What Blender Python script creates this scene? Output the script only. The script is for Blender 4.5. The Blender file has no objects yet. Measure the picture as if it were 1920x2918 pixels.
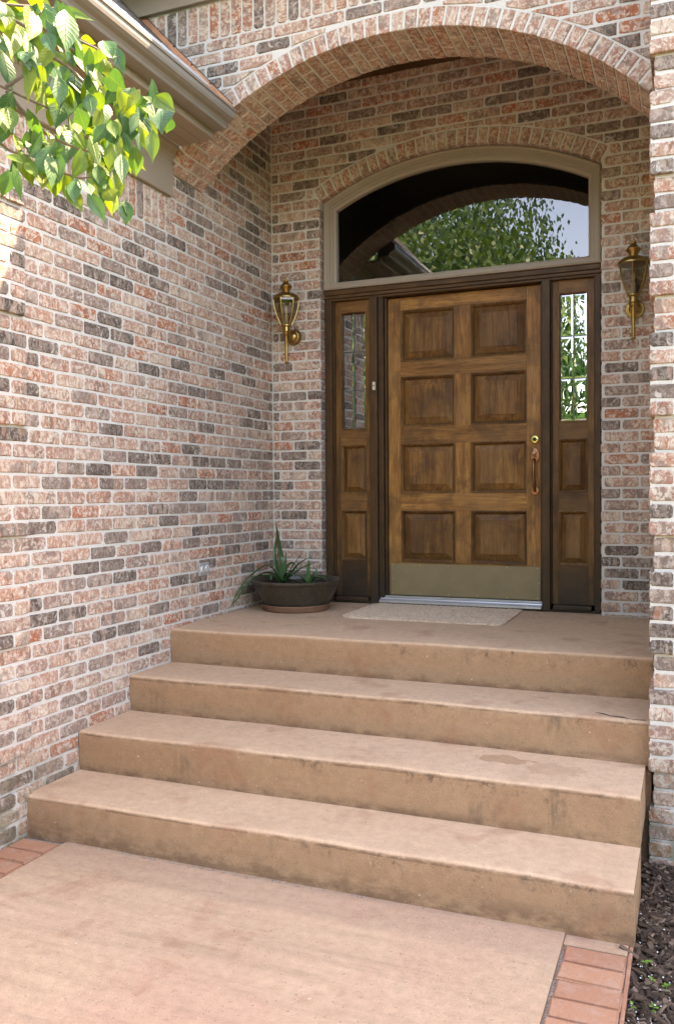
import bpy, bmesh, math, random
from mathutils import Vector, Matrix
from bisect import bisect

# ------------------------------------------------------------------ camera, sky, sun, exposure
SC = bpy.context.scene
COL = SC.collection
CAM = Vector((2.6706, -5.3615, 0.7401))
YAW, PITCH, ROLL = 0.3889, -0.0211, -0.0063
def cam_axes():
    fw = Vector((-math.sin(YAW), math.cos(YAW), 0)); rt = Vector((math.cos(YAW), math.sin(YAW), 0)); up = Vector((0, 0, 1))
    cp, sp = math.cos(PITCH), math.sin(PITCH)
    fw, up = fw*cp + up*sp, up*cp - fw*sp
    cr, sr = math.cos(ROLL), math.sin(ROLL)
    rt, up = rt*cr + up*sr, up*cr - rt*sr
    return fw, rt, up
FW, RT, UP = cam_axes()
cd = bpy.data.cameras.new('camera'); cam = bpy.data.objects.new('camera', cd); COL.objects.link(cam)
cd.sensor_fit = 'VERTICAL'; cd.sensor_height = 36.0; cd.lens = 36*2458.5/2918
cd.clip_start = 0.05; cd.clip_end = 400
cam.matrix_world = Matrix(((RT.x, UP.x, -FW.x, CAM.x), (RT.y, UP.y, -FW.y, CAM.y), (RT.z, UP.z, -FW.z, CAM.z), (0, 0, 0, 1)))
SC.camera = cam

SUN = Vector((0.42, 0.358, 0.80)).normalized()          # towards the sun: behind the house, to the right
w = bpy.data.worlds.new('World'); SC.world = w; w.use_nodes = True
nt = w.node_tree; bg = nt.nodes['Background']
sky = nt.nodes.new('ShaderNodeTexSky'); sky.sky_type = 'NISHITA'; sky.sun_disc = False
sky.sun_elevation = math.asin(SUN.z); sky.sun_rotation = math.atan2(SUN.x, SUN.y)
sky.air_density = 1.0; sky.dust_density = 0.6; sky.ozone_density = 1.0
nt.links.new(sky.outputs[0], bg.inputs[0]); bg.inputs[1].default_value = 0.15
sl = bpy.data.lights.new('sun', 'SUN'); sl.energy = 2.8; sl.angle = math.radians(0.5); sl.color = (1.0, 0.95, 0.87)
so = bpy.data.objects.new('sun', sl); COL.objects.link(so)
so.rotation_euler = SUN.to_track_quat('Z', 'Y').to_euler(); so.location = SUN*20
vs = SC.view_settings
vs.view_transform = 'Standard'; vs.look = 'None'; vs.gamma = 1.0; vs.use_curve_mapping = False
vs.exposure = 3.62
vs.use_white_balance = True; vs.white_balance_temperature = 9700; vs.white_balance_tint = 24
try:
    SC.cycles.max_bounces = 10; SC.cycles.diffuse_bounces = 5; SC.cycles.transparent_max_bounces = 12
    SC.cycles.caustics_reflective = False; SC.cycles.caustics_refractive = False
except Exception: pass

# ------------------------------------------------------------------ helpers
R = random.Random(11)
def U(a, b): return R.uniform(a, b)
def tag(o, label=None, cat=None, group=None, kind=None):
    if label: o['label'] = label
    if cat: o['category'] = cat
    if group: o['group'] = group
    if kind: o['kind'] = kind
    return o
def thing(name, label, cat, loc=(0, 0, 0), group=None):
    o = bpy.data.objects.new(name, None); o.empty_display_size = 0.1; COL.objects.link(o); o.location = loc
    return tag(o, label, cat, group)
def mkobj(name, me, parent=None, mat=None):
    if mat is not None and not me.materials: me.materials.append(mat)
    o = bpy.data.objects.new(name, me); COL.objects.link(o)
    if parent is not None:
        o.parent = parent; o.matrix_parent_inverse = Matrix.Translation(parent_loc(parent)).inverted()
    return o
def parent_loc(p):
    v = Vector(p.location)
    return v if p.type == 'EMPTY' else Vector((0, 0, 0))
class MB:
    """collects polygons, builds one mesh (world coordinates)"""
    def __init__(s): s.v = []; s.f = []
    def add(s, vs, fs):
        n = len(s.v); s.v += [tuple(q) for q in vs]; s.f += [tuple(i+n for i in f) for f in fs]; return s
    def box(s, x0, x1, y0, y1, z0, z1, bev=0.0):
        if bev <= 0:
            vs = [(x, y, z) for z in (z0, z1) for y in (y0, y1) for x in (x0, x1)]
            return s.add(vs, [(0, 2, 3, 1), (4, 5, 7, 6), (0, 1, 5, 4), (2, 6, 7, 3), (0, 4, 6, 2), (1, 3, 7, 5)])
        bm = bmesh.new(); bmesh.ops.create_cube(bm, size=1.0)
        for q in bm.verts: q.co = Vector(((x0+x1)/2+q.co.x*(x1-x0), (y0+y1)/2+q.co.y*(y1-y0), (z0+z1)/2+q.co.z*(z1-z0)))
        bmesh.ops.bevel(bm, geom=bm.edges[:], offset=bev, segments=2, affect='EDGES', profile=0.5)
        return s.bm(bm)
    def bm(s, bm):
        bm.verts.ensure_lookup_table(); bm.verts.index_update()
        s.add([q.co[:] for q in bm.verts], [[q.index for q in f.verts] for f in bm.faces]); bm.free(); return s
    def prism(s, poly, a0, a1, fn):
        """poly of (u,v); fn(u,v,a) -> xyz"""
        n = len(poly); vs = [fn(u, v, a0) for u, v in poly] + [fn(u, v, a1) for u, v in poly]
        return s.add(vs, [tuple(range(n))[::-1], tuple(range(n, 2*n))] + [(i, (i+1) % n, n+(i+1) % n, n+i) for i in range(n)])
    def lathe(s, prof, c=(0, 0, 0), n=24, axis='z'):
        cx, cy, cz = c; vs = []
        for r, h in prof:
            for i in range(n):
                a = 2*math.pi*i/n; u, v = r*math.cos(a), r*math.sin(a)
                vs.append((cx+u, cy+v, cz+h) if axis == 'z' else (cx+u, cy-h, cz+v) if axis == 'y' else (cx+h, cy+u, cz+v))
        fs = [(j*n+i, j*n+(i+1) % n, (j+1)*n+(i+1) % n, (j+1)*n+i) for j in range(len(prof)-1) for i in range(n)]
        fs += [tuple(range(n))[::-1], tuple(range((len(prof)-1)*n, len(prof)*n))]
        return s.add(vs, fs)
    def tube(s, pts, rad, n=8, cap=True):
        pts = [Vector(p) for p in pts]; m = len(pts)
        if not hasattr(rad, '__len__'): rad = [rad]*m
        t = (pts[1]-pts[0]).normalized(); up = Vector((0, 0, 1)) if abs(t.z) < .9 else Vector((1, 0, 0))
        nrm = t.cross(up).normalized(); vs = []
        for i in range(m):
            t = (pts[min(i+1, m-1)]-pts[max(i-1, 0)]).normalized()
            nrm = (nrm - t*nrm.dot(t)).normalized(); b = t.cross(nrm)
            for k in range(n):
                a = 2*math.pi*k/n; vs.append(pts[i]+(nrm*math.cos(a)+b*math.sin(a))*rad[i])
        fs = [(j*n+i, j*n+(i+1) % n, (j+1)*n+(i+1) % n, (j+1)*n+i) for j in range(m-1) for i in range(n)]
        if cap: fs += [tuple(range(n))[::-1], tuple(range((m-1)*n, m*n))]
        return s.add(vs, fs)
    def mesh(s, name='m', smooth=False):
        me = bpy.data.meshes.new(name); me.from_pydata(s.v, [], s.f); me.validate()
        bm = bmesh.new(); bm.from_mesh(me); bmesh.ops.recalc_face_normals(bm, faces=bm.faces[:]); bm.to_mesh(me); bm.free()
        if smooth:
            me.polygons.foreach_set('use_smooth', [True]*len(me.polygons))
            me.set_sharp_from_angle(angle=math.radians(38))
        me.update(); return me
    def build(s, name, mat, parent=None, smooth=False):
        return mkobj(name, s.mesh(name, smooth), parent, mat)

# ------------------------------------------------------------------ materials
class NT:
    def __init__(s, name):
        s.m = bpy.data.materials.new(name); s.m.use_nodes = True; s.t = s.m.node_tree; s.n = s.t.nodes
        s.b = s.n['Principled BSDF']; s.out = s.n['Material Output']
    def node(s, typ, **kw):
        q = s.n.new(typ)
        for k, v in kw.items(): setattr(q, k, v)
        return q
    def L(s, a, b): s.t.links.new(a, b)
    def setin(s, sock, v):
        if hasattr(v, 'bl_idname') or isinstance(v, bpy.types.NodeSocket): s.L(v, sock)
        else: sock.default_value = v
    def noise(s, vec, scale, detail=3, rough=0.55, dist=0.0, out=0):
        q = s.node('ShaderNodeTexNoise'); q.inputs['Scale'].default_value = scale; q.inputs['Detail'].default_value = detail
        q.inputs['Roughness'].default_value = rough; q.inputs['Distortion'].default_value = dist
        if vec is not None: s.L(vec, q.inputs['Vector'])
        return q.outputs[out]
    def ramp(s, fac, stops, interp='LINEAR'):
        q = s.node('ShaderNodeValToRGB'); q.color_ramp.interpolation = interp; e = q.color_ramp.elements
        while len(e) < len(stops): e.new(0.5)
        for i, (p, c) in enumerate(stops):
            e[i].position = p; e[i].color = (*c, 1) if hasattr(c, '__len__') else (c, c, c, 1)
        s.setin(q.inputs[0], fac); return q.outputs[0]
    def mix(s, fac, a, b, mode='MIX'):
        q = s.node('ShaderNodeMix', data_type='RGBA', blend_type=mode)
        s.setin(q.inputs[0], fac)
        for sock, v in ((q.inputs[6], a), (q.inputs[7], b)):
            if isinstance(v, bpy.types.NodeSocket): s.L(v, sock)
            else: sock.default_value = (*v, 1)
        return q.outputs[2]
    def math(s, op, a, b=None, c=None, clamp=False):
        q = s.node('ShaderNodeMath', operation=op, use_clamp=clamp)
        for i, v in enumerate((a, b, c)):
            if v is not None: s.setin(q.inputs[i], v)
        return q.outputs[0]
    def vmath(s, op, a, b=None):
        q = s.node('ShaderNodeVectorMath', operation=op); s.setin(q.inputs[0], a)
        if b is not None: s.setin(q.inputs[1], b)
        return q.outputs[0]
    def mapping(s, vec, scale=(1, 1, 1), rot=(0, 0, 0), loc=(0, 0, 0)):
        q = s.node('ShaderNodeMapping'); s.L(vec, q.inputs[0])
        q.inputs['Scale'].default_value = scale; q.inputs['Rotation'].default_value = rot; q.inputs['Location'].default_value = loc
        return q.outputs[0]
    def pos(s): return s.node('ShaderNodeNewGeometry').outputs['Position']
    def sep(s, v):
        q = s.node('ShaderNodeSeparateXYZ'); s.L(v, q.inputs[0]); return q.outputs
    def smooth(s, v, a, b):
        q = s.node('ShaderNodeMapRange', interpolation_type='SMOOTHSTEP'); s.setin(q.inputs[0], v)
        q.inputs[1].default_value = a; q.inputs[2].default_value = b; return q.outputs[0]
    def bump(s, h, strength=0.3, dist=0.01):
        q = s.node('ShaderNodeBump'); q.inputs['Strength'].default_value = strength; q.inputs['Distance'].default_value = dist
        s.L(h, q.inputs['Height']); s.L(q.outputs[0], s.b.inputs['Normal'])
    def fin(s, col=None, rough=None, metal=None, spec=None):
        if col is not None:
            if isinstance(col, bpy.types.NodeSocket): s.L(col, s.b.inputs['Base Color'])
            else: s.b.inputs['Base Color'].default_value = (*col, 1)
        if rough is not None: s.setin(s.b.inputs['Roughness'], rough)
        if metal is not None: s.b.inputs['Metallic'].default_value = metal
        if spec is not None: s.b.inputs['Specular IOR Level'].default_value = spec
        return s.m
M = {}
def attr(q, name, typ, out):
    a = q.node('ShaderNodeAttribute', attribute_type=typ, attribute_name=name); return a.outputs[out]
def moss_and_low_brown(q, col, z0=-0.30, z1=-0.62, amt=0.45):
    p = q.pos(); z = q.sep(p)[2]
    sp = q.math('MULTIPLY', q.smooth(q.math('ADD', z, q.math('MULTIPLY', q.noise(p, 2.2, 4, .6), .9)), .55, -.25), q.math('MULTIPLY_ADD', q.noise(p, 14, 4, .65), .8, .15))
    col = q.mix(q.math('MULTIPLY', sp, .62), col, (.17, .115, .075))      # uneven brown tint, stronger towards the ground
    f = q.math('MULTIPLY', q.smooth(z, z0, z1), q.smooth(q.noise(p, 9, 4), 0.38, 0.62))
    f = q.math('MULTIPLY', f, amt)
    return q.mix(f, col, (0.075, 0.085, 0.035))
def v_seed(q, a, b): return q.vmath('ADD', a, q.vmath('MULTIPLY', b, (.7, .3, .9)))
def mat_brick():
    q = NT('brick')
    tone = q.math('ADD', attr(q, 'tone', 'OBJECT', 2), attr(q, 'gtone', 'GEOMETRY', 2))
    seed = q.math('ADD', attr(q, 'seed', 'OBJECT', 2), attr(q, 'gseed', 'GEOMETRY', 2))
    bp = attr(q, 'bp', 'GEOMETRY', 1)
    comb = q.node('ShaderNodeCombineXYZ'); 
    q.L(q.math('MULTIPLY', seed, 37.0), comb.inputs[0]); q.L(q.math('MULTIPLY', seed, 91.0), comb.inputs[1]); q.L(q.math('MULTIPLY', seed, 53.0), comb.inputs[2])
    v = q.vmath('ADD', bp, comb.outputs[0])
    base = q.ramp(tone, [(0.0, (.088, .064, .051)), (.10, (.125, .091, .074)), (.20, (.185, .134, .110)), (.30, (.26, .186, .155)), (.45, (.40, .250, .192)),
                         (.60, (.46, .280, .208)), (.75, (.50, .390, .305)), (.88, (.43, .190, .118)), (1.0, (.41, .142, .072))])
    alt = q.math('FRACT', q.math('MULTIPLY', seed, 7.31)); STOPS = [(0.0, (.09, .066, .053)), (.25, (.17, .122, .102)), (.42, (.33, .215, .175)), (.65, (.46, .265, .20)), (.85, (.52, .41, .325)), (1.0, (.43, .165, .095))]
    sg = q.noise(q.mapping(v_seed(q, bp, comb.outputs[0]), (24, 20, 9)), 1.0, 2, .45, .5)
    base = q.mix(q.math('MULTIPLY', q.smooth(sg, .52, .58), .55), base, q.ramp(alt, STOPS))
    light = q.smooth(tone, .16, .42)
    warp = q.noise(v, 20, 2, .5, 0, 1)
    v2 = q.vmath('ADD', v, q.vmath('MULTIPLY', warp, (.03, .03, .03)))
    n1 = q.noise(v2, 46, 3, .6, .7)
    f1 = q.math('MULTIPLY', q.smooth(n1, .46, .58), q.math('MULTIPLY_ADD', light, .52, .20))
    col = q.mix(f1, base, (.64, .55, .455))
    # raked, torn strokes of darker red (or paler grey on the dark bricks)
    def strokes(ang, sc, seedoff):
        m = q.mapping(v2, (sc, sc*.5, sc*.30), (0, ang, 0), (seedoff, 0, 0))
        return q.noise(m, 1.0, 2, .5, .9)
    sx = q.math('SUBTRACT', q.math('FRACT', q.math('MULTIPLY', seed, 17.0)), 0.5)
    s1 = q.smooth(strokes(.50, 92, 0), .52, .60); s2 = q.smooth(strokes(-.60, 80, 9), .53, .61)
    sel = q.smooth(sx, -.25, .25)
    st = q.math('ADD', q.math('MULTIPLY', s1, sel), q.math('MULTIPLY', s2, q.math('SUBTRACT', 1.0, sel)))
    dk = q.mix(light, (.36, .29, .25), (.34, .100, .058))
    amt = q.math('MULTIPLY_ADD', q.math('FRACT', q.math('MULTIPLY', seed, 29.0)), .45, .28)
    col = q.mix(q.math('MULTIPLY', st, amt), col, dk)
    # lime bloom left by the mortar wash
    n2 = q.noise(v, 26, 4, .65, 1.2)
    col = q.mix(q.math('MULTIPLY', q.smooth(n2, .56, .66), .55), col, (.68, .62, .56))
    # dark burnt ends and flashes
    n4 = q.noise(v, 13, 2, .5, .4)
    col = q.mix(q.math('MULTIPLY', q.smooth(n4, .57, .68), q.math('MULTIPLY', light, .62)), col, (.22, .165, .14))
    n3 = q.noise(v, 260, 3, .6)
    col = q.mix(1.0, col, q.ramp(n3, [(.25, .72), (.75, 1.12)]), 'MULTIPLY')
    col = moss_and_low_brown(q, col)
    h = q.math('ADD', q.math('MULTIPLY', n1, .6), q.math('ADD', q.math('MULTIPLY', st, -.5), q.math('MULTIPLY', n3, .35)))
    q.bump(h, .75, .004)
    return q.fin(col, .88, 0, .25)
def mat_mortar():
    q = NT('mortar'); p = q.pos()
    n = q.noise(p, 160, 4, .6); n2 = q.noise(p, 5, 3)
    col = q.mix(n2, (.52, .505, .465), (.61, .59, .55))
    col = q.mix(1.0, col, q.ramp(n, [(.25, .80), (.75, 1.08)]), 'MULTIPLY')
    col = moss_and_low_brown(q, col, amt=.6)
    q.bump(n, .5, .003); return q.fin(col, .95, 0, .15)
def mat_concrete(name, warm=0.0):
    q = NT(name); p = q.pos(); xyz = q.sep(p)
    streak = q.noise(q.mapping(p, (2.6, 34, 34)), 1.0, 5, .65, .4)
    blot = q.noise(p, 2.6, 4, .6, .6); fine = q.noise(p, 240, 3, .6); mid = q.noise(p, 26, 4, .65)
    col = q.ramp(blot, [(.28, (.385, .232, .145)), (.5, (.42, .265, .168)), (.72, (.445, .290, .188))])
    col = q.mix(q.math('MULTIPLY', q.smooth(streak, .45, .75), .45), col, (.36, .20, .12))
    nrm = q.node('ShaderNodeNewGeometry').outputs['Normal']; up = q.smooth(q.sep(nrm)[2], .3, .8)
    # tops painted paler and risers darker brown, imitating soft light from above
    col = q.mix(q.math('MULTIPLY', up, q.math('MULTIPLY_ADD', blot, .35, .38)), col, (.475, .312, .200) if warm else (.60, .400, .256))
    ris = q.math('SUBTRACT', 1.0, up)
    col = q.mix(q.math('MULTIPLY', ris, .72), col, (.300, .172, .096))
    # soot and mildew on the risers: runs with a shape of their own
    md = q.noise(q.mapping(p, (9, 9, 2.6)), 1.0, 5, .72, .5); big = q.noise(q.mapping(p, (1.5, 1.5, 5)), 1.0, 2, .5)
    f = q.math('MULTIPLY', q.smooth(md, .50, .70), q.smooth(big, .48, .66))
    col = q.mix(q.math('MULTIPLY', f, q.math('MULTIPLY_ADD', ris, .50, .10)), col, (.095, .072, .05))
    if not warm:
        # black mildew below the nosings and brown dirt lodged at the foot of each riser
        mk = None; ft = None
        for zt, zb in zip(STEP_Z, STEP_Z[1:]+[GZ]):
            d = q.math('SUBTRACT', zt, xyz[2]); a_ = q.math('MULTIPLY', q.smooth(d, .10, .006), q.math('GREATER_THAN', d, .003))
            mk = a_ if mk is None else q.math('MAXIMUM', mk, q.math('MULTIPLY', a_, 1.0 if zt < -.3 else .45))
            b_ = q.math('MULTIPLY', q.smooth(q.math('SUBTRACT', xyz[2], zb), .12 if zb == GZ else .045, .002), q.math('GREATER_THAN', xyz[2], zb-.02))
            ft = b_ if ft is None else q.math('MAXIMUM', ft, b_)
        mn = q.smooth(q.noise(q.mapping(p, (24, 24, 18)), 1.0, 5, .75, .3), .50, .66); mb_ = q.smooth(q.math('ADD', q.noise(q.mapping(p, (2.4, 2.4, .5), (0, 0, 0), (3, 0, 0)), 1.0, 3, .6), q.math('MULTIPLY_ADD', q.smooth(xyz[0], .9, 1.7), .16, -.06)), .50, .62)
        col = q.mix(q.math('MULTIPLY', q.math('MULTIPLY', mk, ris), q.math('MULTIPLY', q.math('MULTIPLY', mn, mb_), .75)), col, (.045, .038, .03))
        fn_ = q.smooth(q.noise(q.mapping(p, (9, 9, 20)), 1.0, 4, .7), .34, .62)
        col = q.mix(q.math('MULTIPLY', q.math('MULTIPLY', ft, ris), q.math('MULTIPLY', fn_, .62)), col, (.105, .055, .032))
    rd = q.smooth(q.noise(q.mapping(p, (4, 4, 3)), 1.0, 3, .6, .3), .56, .7)
    col = q.mix(q.math('MULTIPLY', rd, .35), col, (.29, .125, .07))
    if warm:
        br = q.noise(q.mapping(p, (1.3, 17, 1), (0, 0, .06)), 1.0, 5, .68, .25)
        col = q.mix(1.0, col, q.ramp(br, [(.28, .80), (.5, 1.0), (.72, 1.10)]), 'MULTIPLY')
        rd2 = q.smooth(q.noise(p, 1.7, 4, .6, .5), .45, .65)
        col = q.mix(q.math('MULTIPLY', rd2, .38), col, (.43, .235, .16))
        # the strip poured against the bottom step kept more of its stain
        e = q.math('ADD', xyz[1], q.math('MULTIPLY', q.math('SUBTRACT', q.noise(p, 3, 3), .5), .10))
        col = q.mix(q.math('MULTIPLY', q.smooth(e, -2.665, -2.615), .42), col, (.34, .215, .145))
        for cx, cy, rr, am in ((.42, -2.78, .42, .55),):
            pass
    else:
        # two spill marks on the second tread
        for cx, cy, rx, ry, am in ((1.96, -1.80, .13, .06, .62), (2.17, -1.86, .15, .07, .30)):
            dx = q.math('DIVIDE', q.math('SUBTRACT', xyz[0], cx), rx); dy = q.math('DIVIDE', q.math('SUBTRACT', xyz[1], cy), ry)
            d = q.math('ADD', q.math('MULTIPLY', dx, dx), q.math('MULTIPLY', dy, dy))
            d = q.math('ADD', d, q.math('MULTIPLY', q.math('SUBTRACT', q.noise(p, 11, 3), .5), 3.2))
            zz = q.math('MULTIPLY', q.math('GREATER_THAN', xyz[2], -.39), q.math('LESS_THAN', xyz[2], -.34))
            col = q.mix(q.math('MULTIPLY', q.math('MULTIPLY', q.smooth(d, .95, .80), zz), am), col, (.30, .165, .085))
    spk = q.smooth(q.noise(p, 85, 2, .5), .67, .72)
    col = q.mix(q.math('MULTIPLY', spk, .5), col, (.12, .085, .06))
    lt = q.smooth(q.noise(q.mapping(p, (30, 30, 30), (0, 0, 0), (5, 3, 1)), 2.0, 2, .5), .73, .77)
    col = q.mix(q.math('MULTIPLY', lt, .6), col, (.62, .54, .46))
    col = q.mix(1.0, col, q.ramp(fine, [(.25, .78), (.75, 1.14)]), 'MULTIPLY')
    col = q.mix(1.0, col, q.ramp(mid, [(.25, .86), (.75, 1.10)]), 'MULTIPLY')
    q.bump(q.math('ADD', q.math('MULTIPLY', fine, .4), q.math('ADD', q.math('MULTIPLY', mid, .5), q.math('MULTIPLY', streak, .5))), .35, .005)
    return q.fin(col, .85, 0, .25)
def mat_wood(name, horiz=False, dark=0.0):
    q = NT(name); oi = q.node('ShaderNodeObjectInfo').outputs['Random']; p0 = q.pos()
    cb = q.node('ShaderNodeCombineXYZ'); [q.L(q.math('MULTIPLY', oi, k), cb.inputs[i]) for i, k in enumerate((7.0, 3.0, 11.0))]
    p = q.vmath('ADD', p0, cb.outputs[0])
    sc = (2.4, 30, 34) if horiz else (34, 30, 2.4)
    g = q.noise(q.mapping(p, sc), 1.0, 5, .62, .6); g2 = q.noise(q.mapping(p, tuple(a*4 for a in sc)), 1.0, 3, .6)
    st = q.noise(p, 5.5, 4, .6, .5)
    col = q.ramp(g, [(.28, (.125, .048, .015)), (.45, (.245, .108, .032)), (.60, (.335, .162, .050)), (.78, (.43, .235, .082))])
    col = q.mix(q.math('MULTIPLY', q.smooth(g2, .48, .66), .55), col, (.085, .036, .013))
    col = q.mix(q.math('MULTIPLY', q.smooth(st, .45, .66), .62), col, (.075, .036, .016))
    col = q.mix(q.math('MULTIPLY', q.smooth(q.noise(p, 2.1, 3, .5), .5, .64), .35), col, (.25, .135, .055))
    if dark: col = q.mix(dark, col, (.034, .020, .012))
    col = q.mix(1.0, col, q.ramp(oi, [(0, (.74, .72, .70)), (1, (1.12, 1.10, 1.06))]), 'MULTIPLY')
    z = q.sep(p0)[2]
    wz = q.math('ADD', z, q.math('MULTIPLY', q.noise(p, 6, 4), -.45))
    col = q.mix(q.math('MULTIPLY', q.smooth(wz, .12, -.22), .65), col, (.030, .024, .020))    # weathered grey-black foot of the frame
    q.bump(q.math('ADD', g, q.math('MULTIPLY', g2, .4)), .12, .003)
    return q.fin(col, q.math('MULTIPLY_ADD', st, .25, .34), 0, .22)
def simple(name, col, rough=.6, metal=0, var=.12, scale=18, bump=.1, spec=.4, fine=180):
    q = NT(name); p = q.pos(); n = q.noise(p, scale, 4, .6); f = q.noise(p, fine, 2, .5)
    c = q.mix(1.0, col, q.ramp(n, [(.25, 1-var), (.75, 1+var)]), 'MULTIPLY')
    c = q.mix(1.0, c, q.ramp(f, [(.3, 1-var*.4), (.7, 1+var*.4)]), 'MULTIPLY')
    if bump: q.bump(q.math('ADD', n, f), bump, .003)
    return q.fin(c, q.math('MULTIPLY_ADD', n, .16, rough-.08), metal, spec)
def glass(name, refl=.10, tint=(.9, .93, .9), rough=.0, wavy=0.0):
    q = NT(name); q.n.remove(q.b)
    tr = q.node('ShaderNodeBsdfTransparent'); tr.inputs[0].default_value = (*tint, 1)
    gl = q.node('ShaderNodeBsdfGlossy'); gl.inputs['Roughness'].default_value = rough; gl.inputs[0].default_value = (.97, .98, 1, 1)
    fr = q.node('ShaderNodeFresnel'); fr.inputs[0].default_value = 1.5
    if wavy:
        b = q.node('ShaderNodeBump'); b.inputs['Strength'].default_value = wavy; b.inputs['Distance'].default_value = .002
        q.L(q.noise(q.pos(), 7, 1, .4), b.inputs['Height'])
        q.L(b.outputs[0], gl.inputs['Normal'])
    f = q.math('ADD', fr.outputs[0], refl, clamp=True)
    mx = q.node('ShaderNodeMixShader'); q.L(f, mx.inputs[0]); q.L(tr.outputs[0], mx.inputs[1]); q.L(gl.outputs[0], mx.inputs[2])
    q.L(mx.outputs[0], q.out.inputs[0]); return q.m
def mat_leaf(name, c0, c1, trans=.5, rough=.42, scale=14, veins=False):
    q = NT(name); p = q.pos(); n = q.noise(p, scale, 3, .6)
    oi = q.node('ShaderNodeObjectInfo').outputs['Random']
    f = q.math('ADD', q.math('MULTIPLY', n, .6), q.math('MULTIPLY', oi, .55), clamp=True)
    col = q.mix(q.smooth(f, .25, .9), c0, c1)
    if veins:
        lv = q.sep(attr(q, 'lv', 'GEOMETRY', 1)); s_ = q.math('ABSOLUTE', lv[1])
        rib = q.smooth(s_, .10, .0); ve = q.math('ABSOLUTE', q.math('SUBTRACT', q.math('FRACT', q.math('MULTIPLY', q.math('SUBTRACT', lv[0], q.math('MULTIPLY', s_, .22)), 9.0)), .5))
        col = q.mix(q.math('MULTIPLY', rib, .22), col, (.25, .33, .12)); col = q.mix(q.math('MULTIPLY', q.smooth(ve, .38, .5), .12), col, (.02, .05, .012))
        n = q.math('ADD', q.math('MULTIPLY', n, .5), q.math('SUBTRACT', q.math('MULTIPLY', q.smooth(ve, .5, .25), .35), q.math('MULTIPLY', rib, .8)))
    q.fin(col, rough, 0, .5)
    tl = q.node('ShaderNodeBsdfTranslucent'); tc = q.mix(1.0, col, (1.55, 1.6, .5), 'MULTIPLY'); q.L(tc, tl.inputs[0])
    mx = q.node('ShaderNodeMixShader'); mx.inputs[0].default_value = trans
    q.L(q.b.outputs[0], mx.inputs[1]); q.L(tl.outputs[0], mx.inputs[2]); q.L(mx.outputs[0], q.out.inputs[0])
    q.bump(n, .45 if veins else .15, .0025 if veins else .004); return q.m
def mat_ground(name, c0, c1, scale=4, rough=.95):
    q = NT(name); p = q.pos(); n = q.noise(p, scale, 5, .65); f = q.noise(p, 60, 4, .7)
    col = q.mix(q.smooth(n, .3, .7), c0, c1); col = q.mix(1.0, col, q.ramp(f, [(.25, .55), (.75, 1.35)]), 'MULTIPLY')
    q.bump(f, .8, .02); return q.fin(col, rough, 0, .2)
M['brick'] = mat_brick(); M['mortar'] = mat_mortar()
GZ = -.732
STEP_Y = [-1.2942, -1.6712, -2.0734, -2.4375]; STEP_Z = [0.0, -.1888, -.3691, -.5548]; SR = 2.503
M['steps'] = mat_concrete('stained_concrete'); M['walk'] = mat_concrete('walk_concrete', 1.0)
M['wood_v'] = mat_wood('wood_upright'); M['wood_h'] = mat_wood('wood_level', True); M['wood_s'] = mat_wood('wood_sidelight', False, .42); M['wood_sh'] = mat_wood('wood_sidelight_level', True, .42); M['wood_m'] = mat_wood('wood_moulding', False, .45); M['wood_p'] = mat_wood('wood_panel', False, .30); M['wood_d'] = mat_wood('wood_dark', False, .80); M['wood_dh'] = mat_wood('wood_dark_level', True, .78)
M['trim'] = simple('trim_paint', (.285, .232, .182), .5, 0, .05, 6, .04)
M['gutter'] = simple('gutter_paint', (.215, .195, .168), .38, 0, .05, 8, .03)
M['guard'] = simple('guard_metal', (.50, .51, .50), .45, .4, .12, 30, .08)
M['copper'] = simple('copper', (.62, .27, .14), .42, .75, .22, 20, .10)
M['lead'] = simple('dark_flashing', (.06, .05, .045), .6, .3, .1)
M['shingle'] = mat_ground('shingle', (.10, .09, .08), (.16, .14, .12), 9)
M['brass'] = simple('brass', (.40, .26, .095), .36, 1.0, .22, 35, .05)
M['kick'] = simple('dull_brass', (.225, .165, .088), .55, .1, .12, 7, .05, .4)
M['bronze'] = simple('bronze', (.26, .115, .055), .36, .85, .25, 40, .05)
M['lock'] = simple('lock_brass', (.55, .46, .16), .30, .9, .1)
M['alu'] = simple('aluminium', (.56, .57, .58), .38, .7, .08, 12, .04)
M['dark'] = simple('dark_rubber', (.028, .024, .021), .7, 0, .1)
M['ivory'] = simple('ivory', (.55, .50, .38), .4, 0, .06)
M['grey'] = simple('grey_box', (.36, .38, .38), .45, .3, .08)
M['lid'] = simple('lid_metal', (.56, .58, .58), .4, .4, .06)
M['glass'] = glass('window_glass', .065, (.75, .80, .76), 0, .02)
M['bevel'] = glass('leaded_glass', .30, (.55, .60, .56), 0.0, .25)
M['lamp_glass'] = glass('lamp_glass', .02, (.72, .70, .60), .02)
M['came'] = simple('came', (.10, .11, .11), .45, .6, .1)
M['room'] = simple('room', (.05, .045, .04), .9, 0, .1, 3, 0)
M['pot'] = simple('glazed_pot', (.040, .033, .023), .38, 0, .45, 30, .25, .5, 90)
M['saucer'] = simple('terracotta', (.20, .105, .065), .75, 0, .15, 25, .2)
M['soil'] = mat_ground('potting_soil', (.018, .013, .010), (.035, .026, .02), 30)
M['aloe'] = mat_leaf('aloe_leaf', (.022, .070, .024), (.050, .125, .040), .08, .4, 30)
M['stalk'] = simple('dry_stalk', (.085, .030, .018), .7, 0, .2)
M['mat'] = mat_ground('mat_pile', (.66, .50, .37), (.74, .58, .44), 14)
M['leaf'] = mat_leaf('dogwood_leaf', (.024, .085, .030), (.065, .165, .042), .34, .38, 60, True)
M['leaf_y'] = mat_leaf('young_leaf', (.09, .17, .022), (.17, .23, .030), .46, .45, 60, True)
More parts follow.
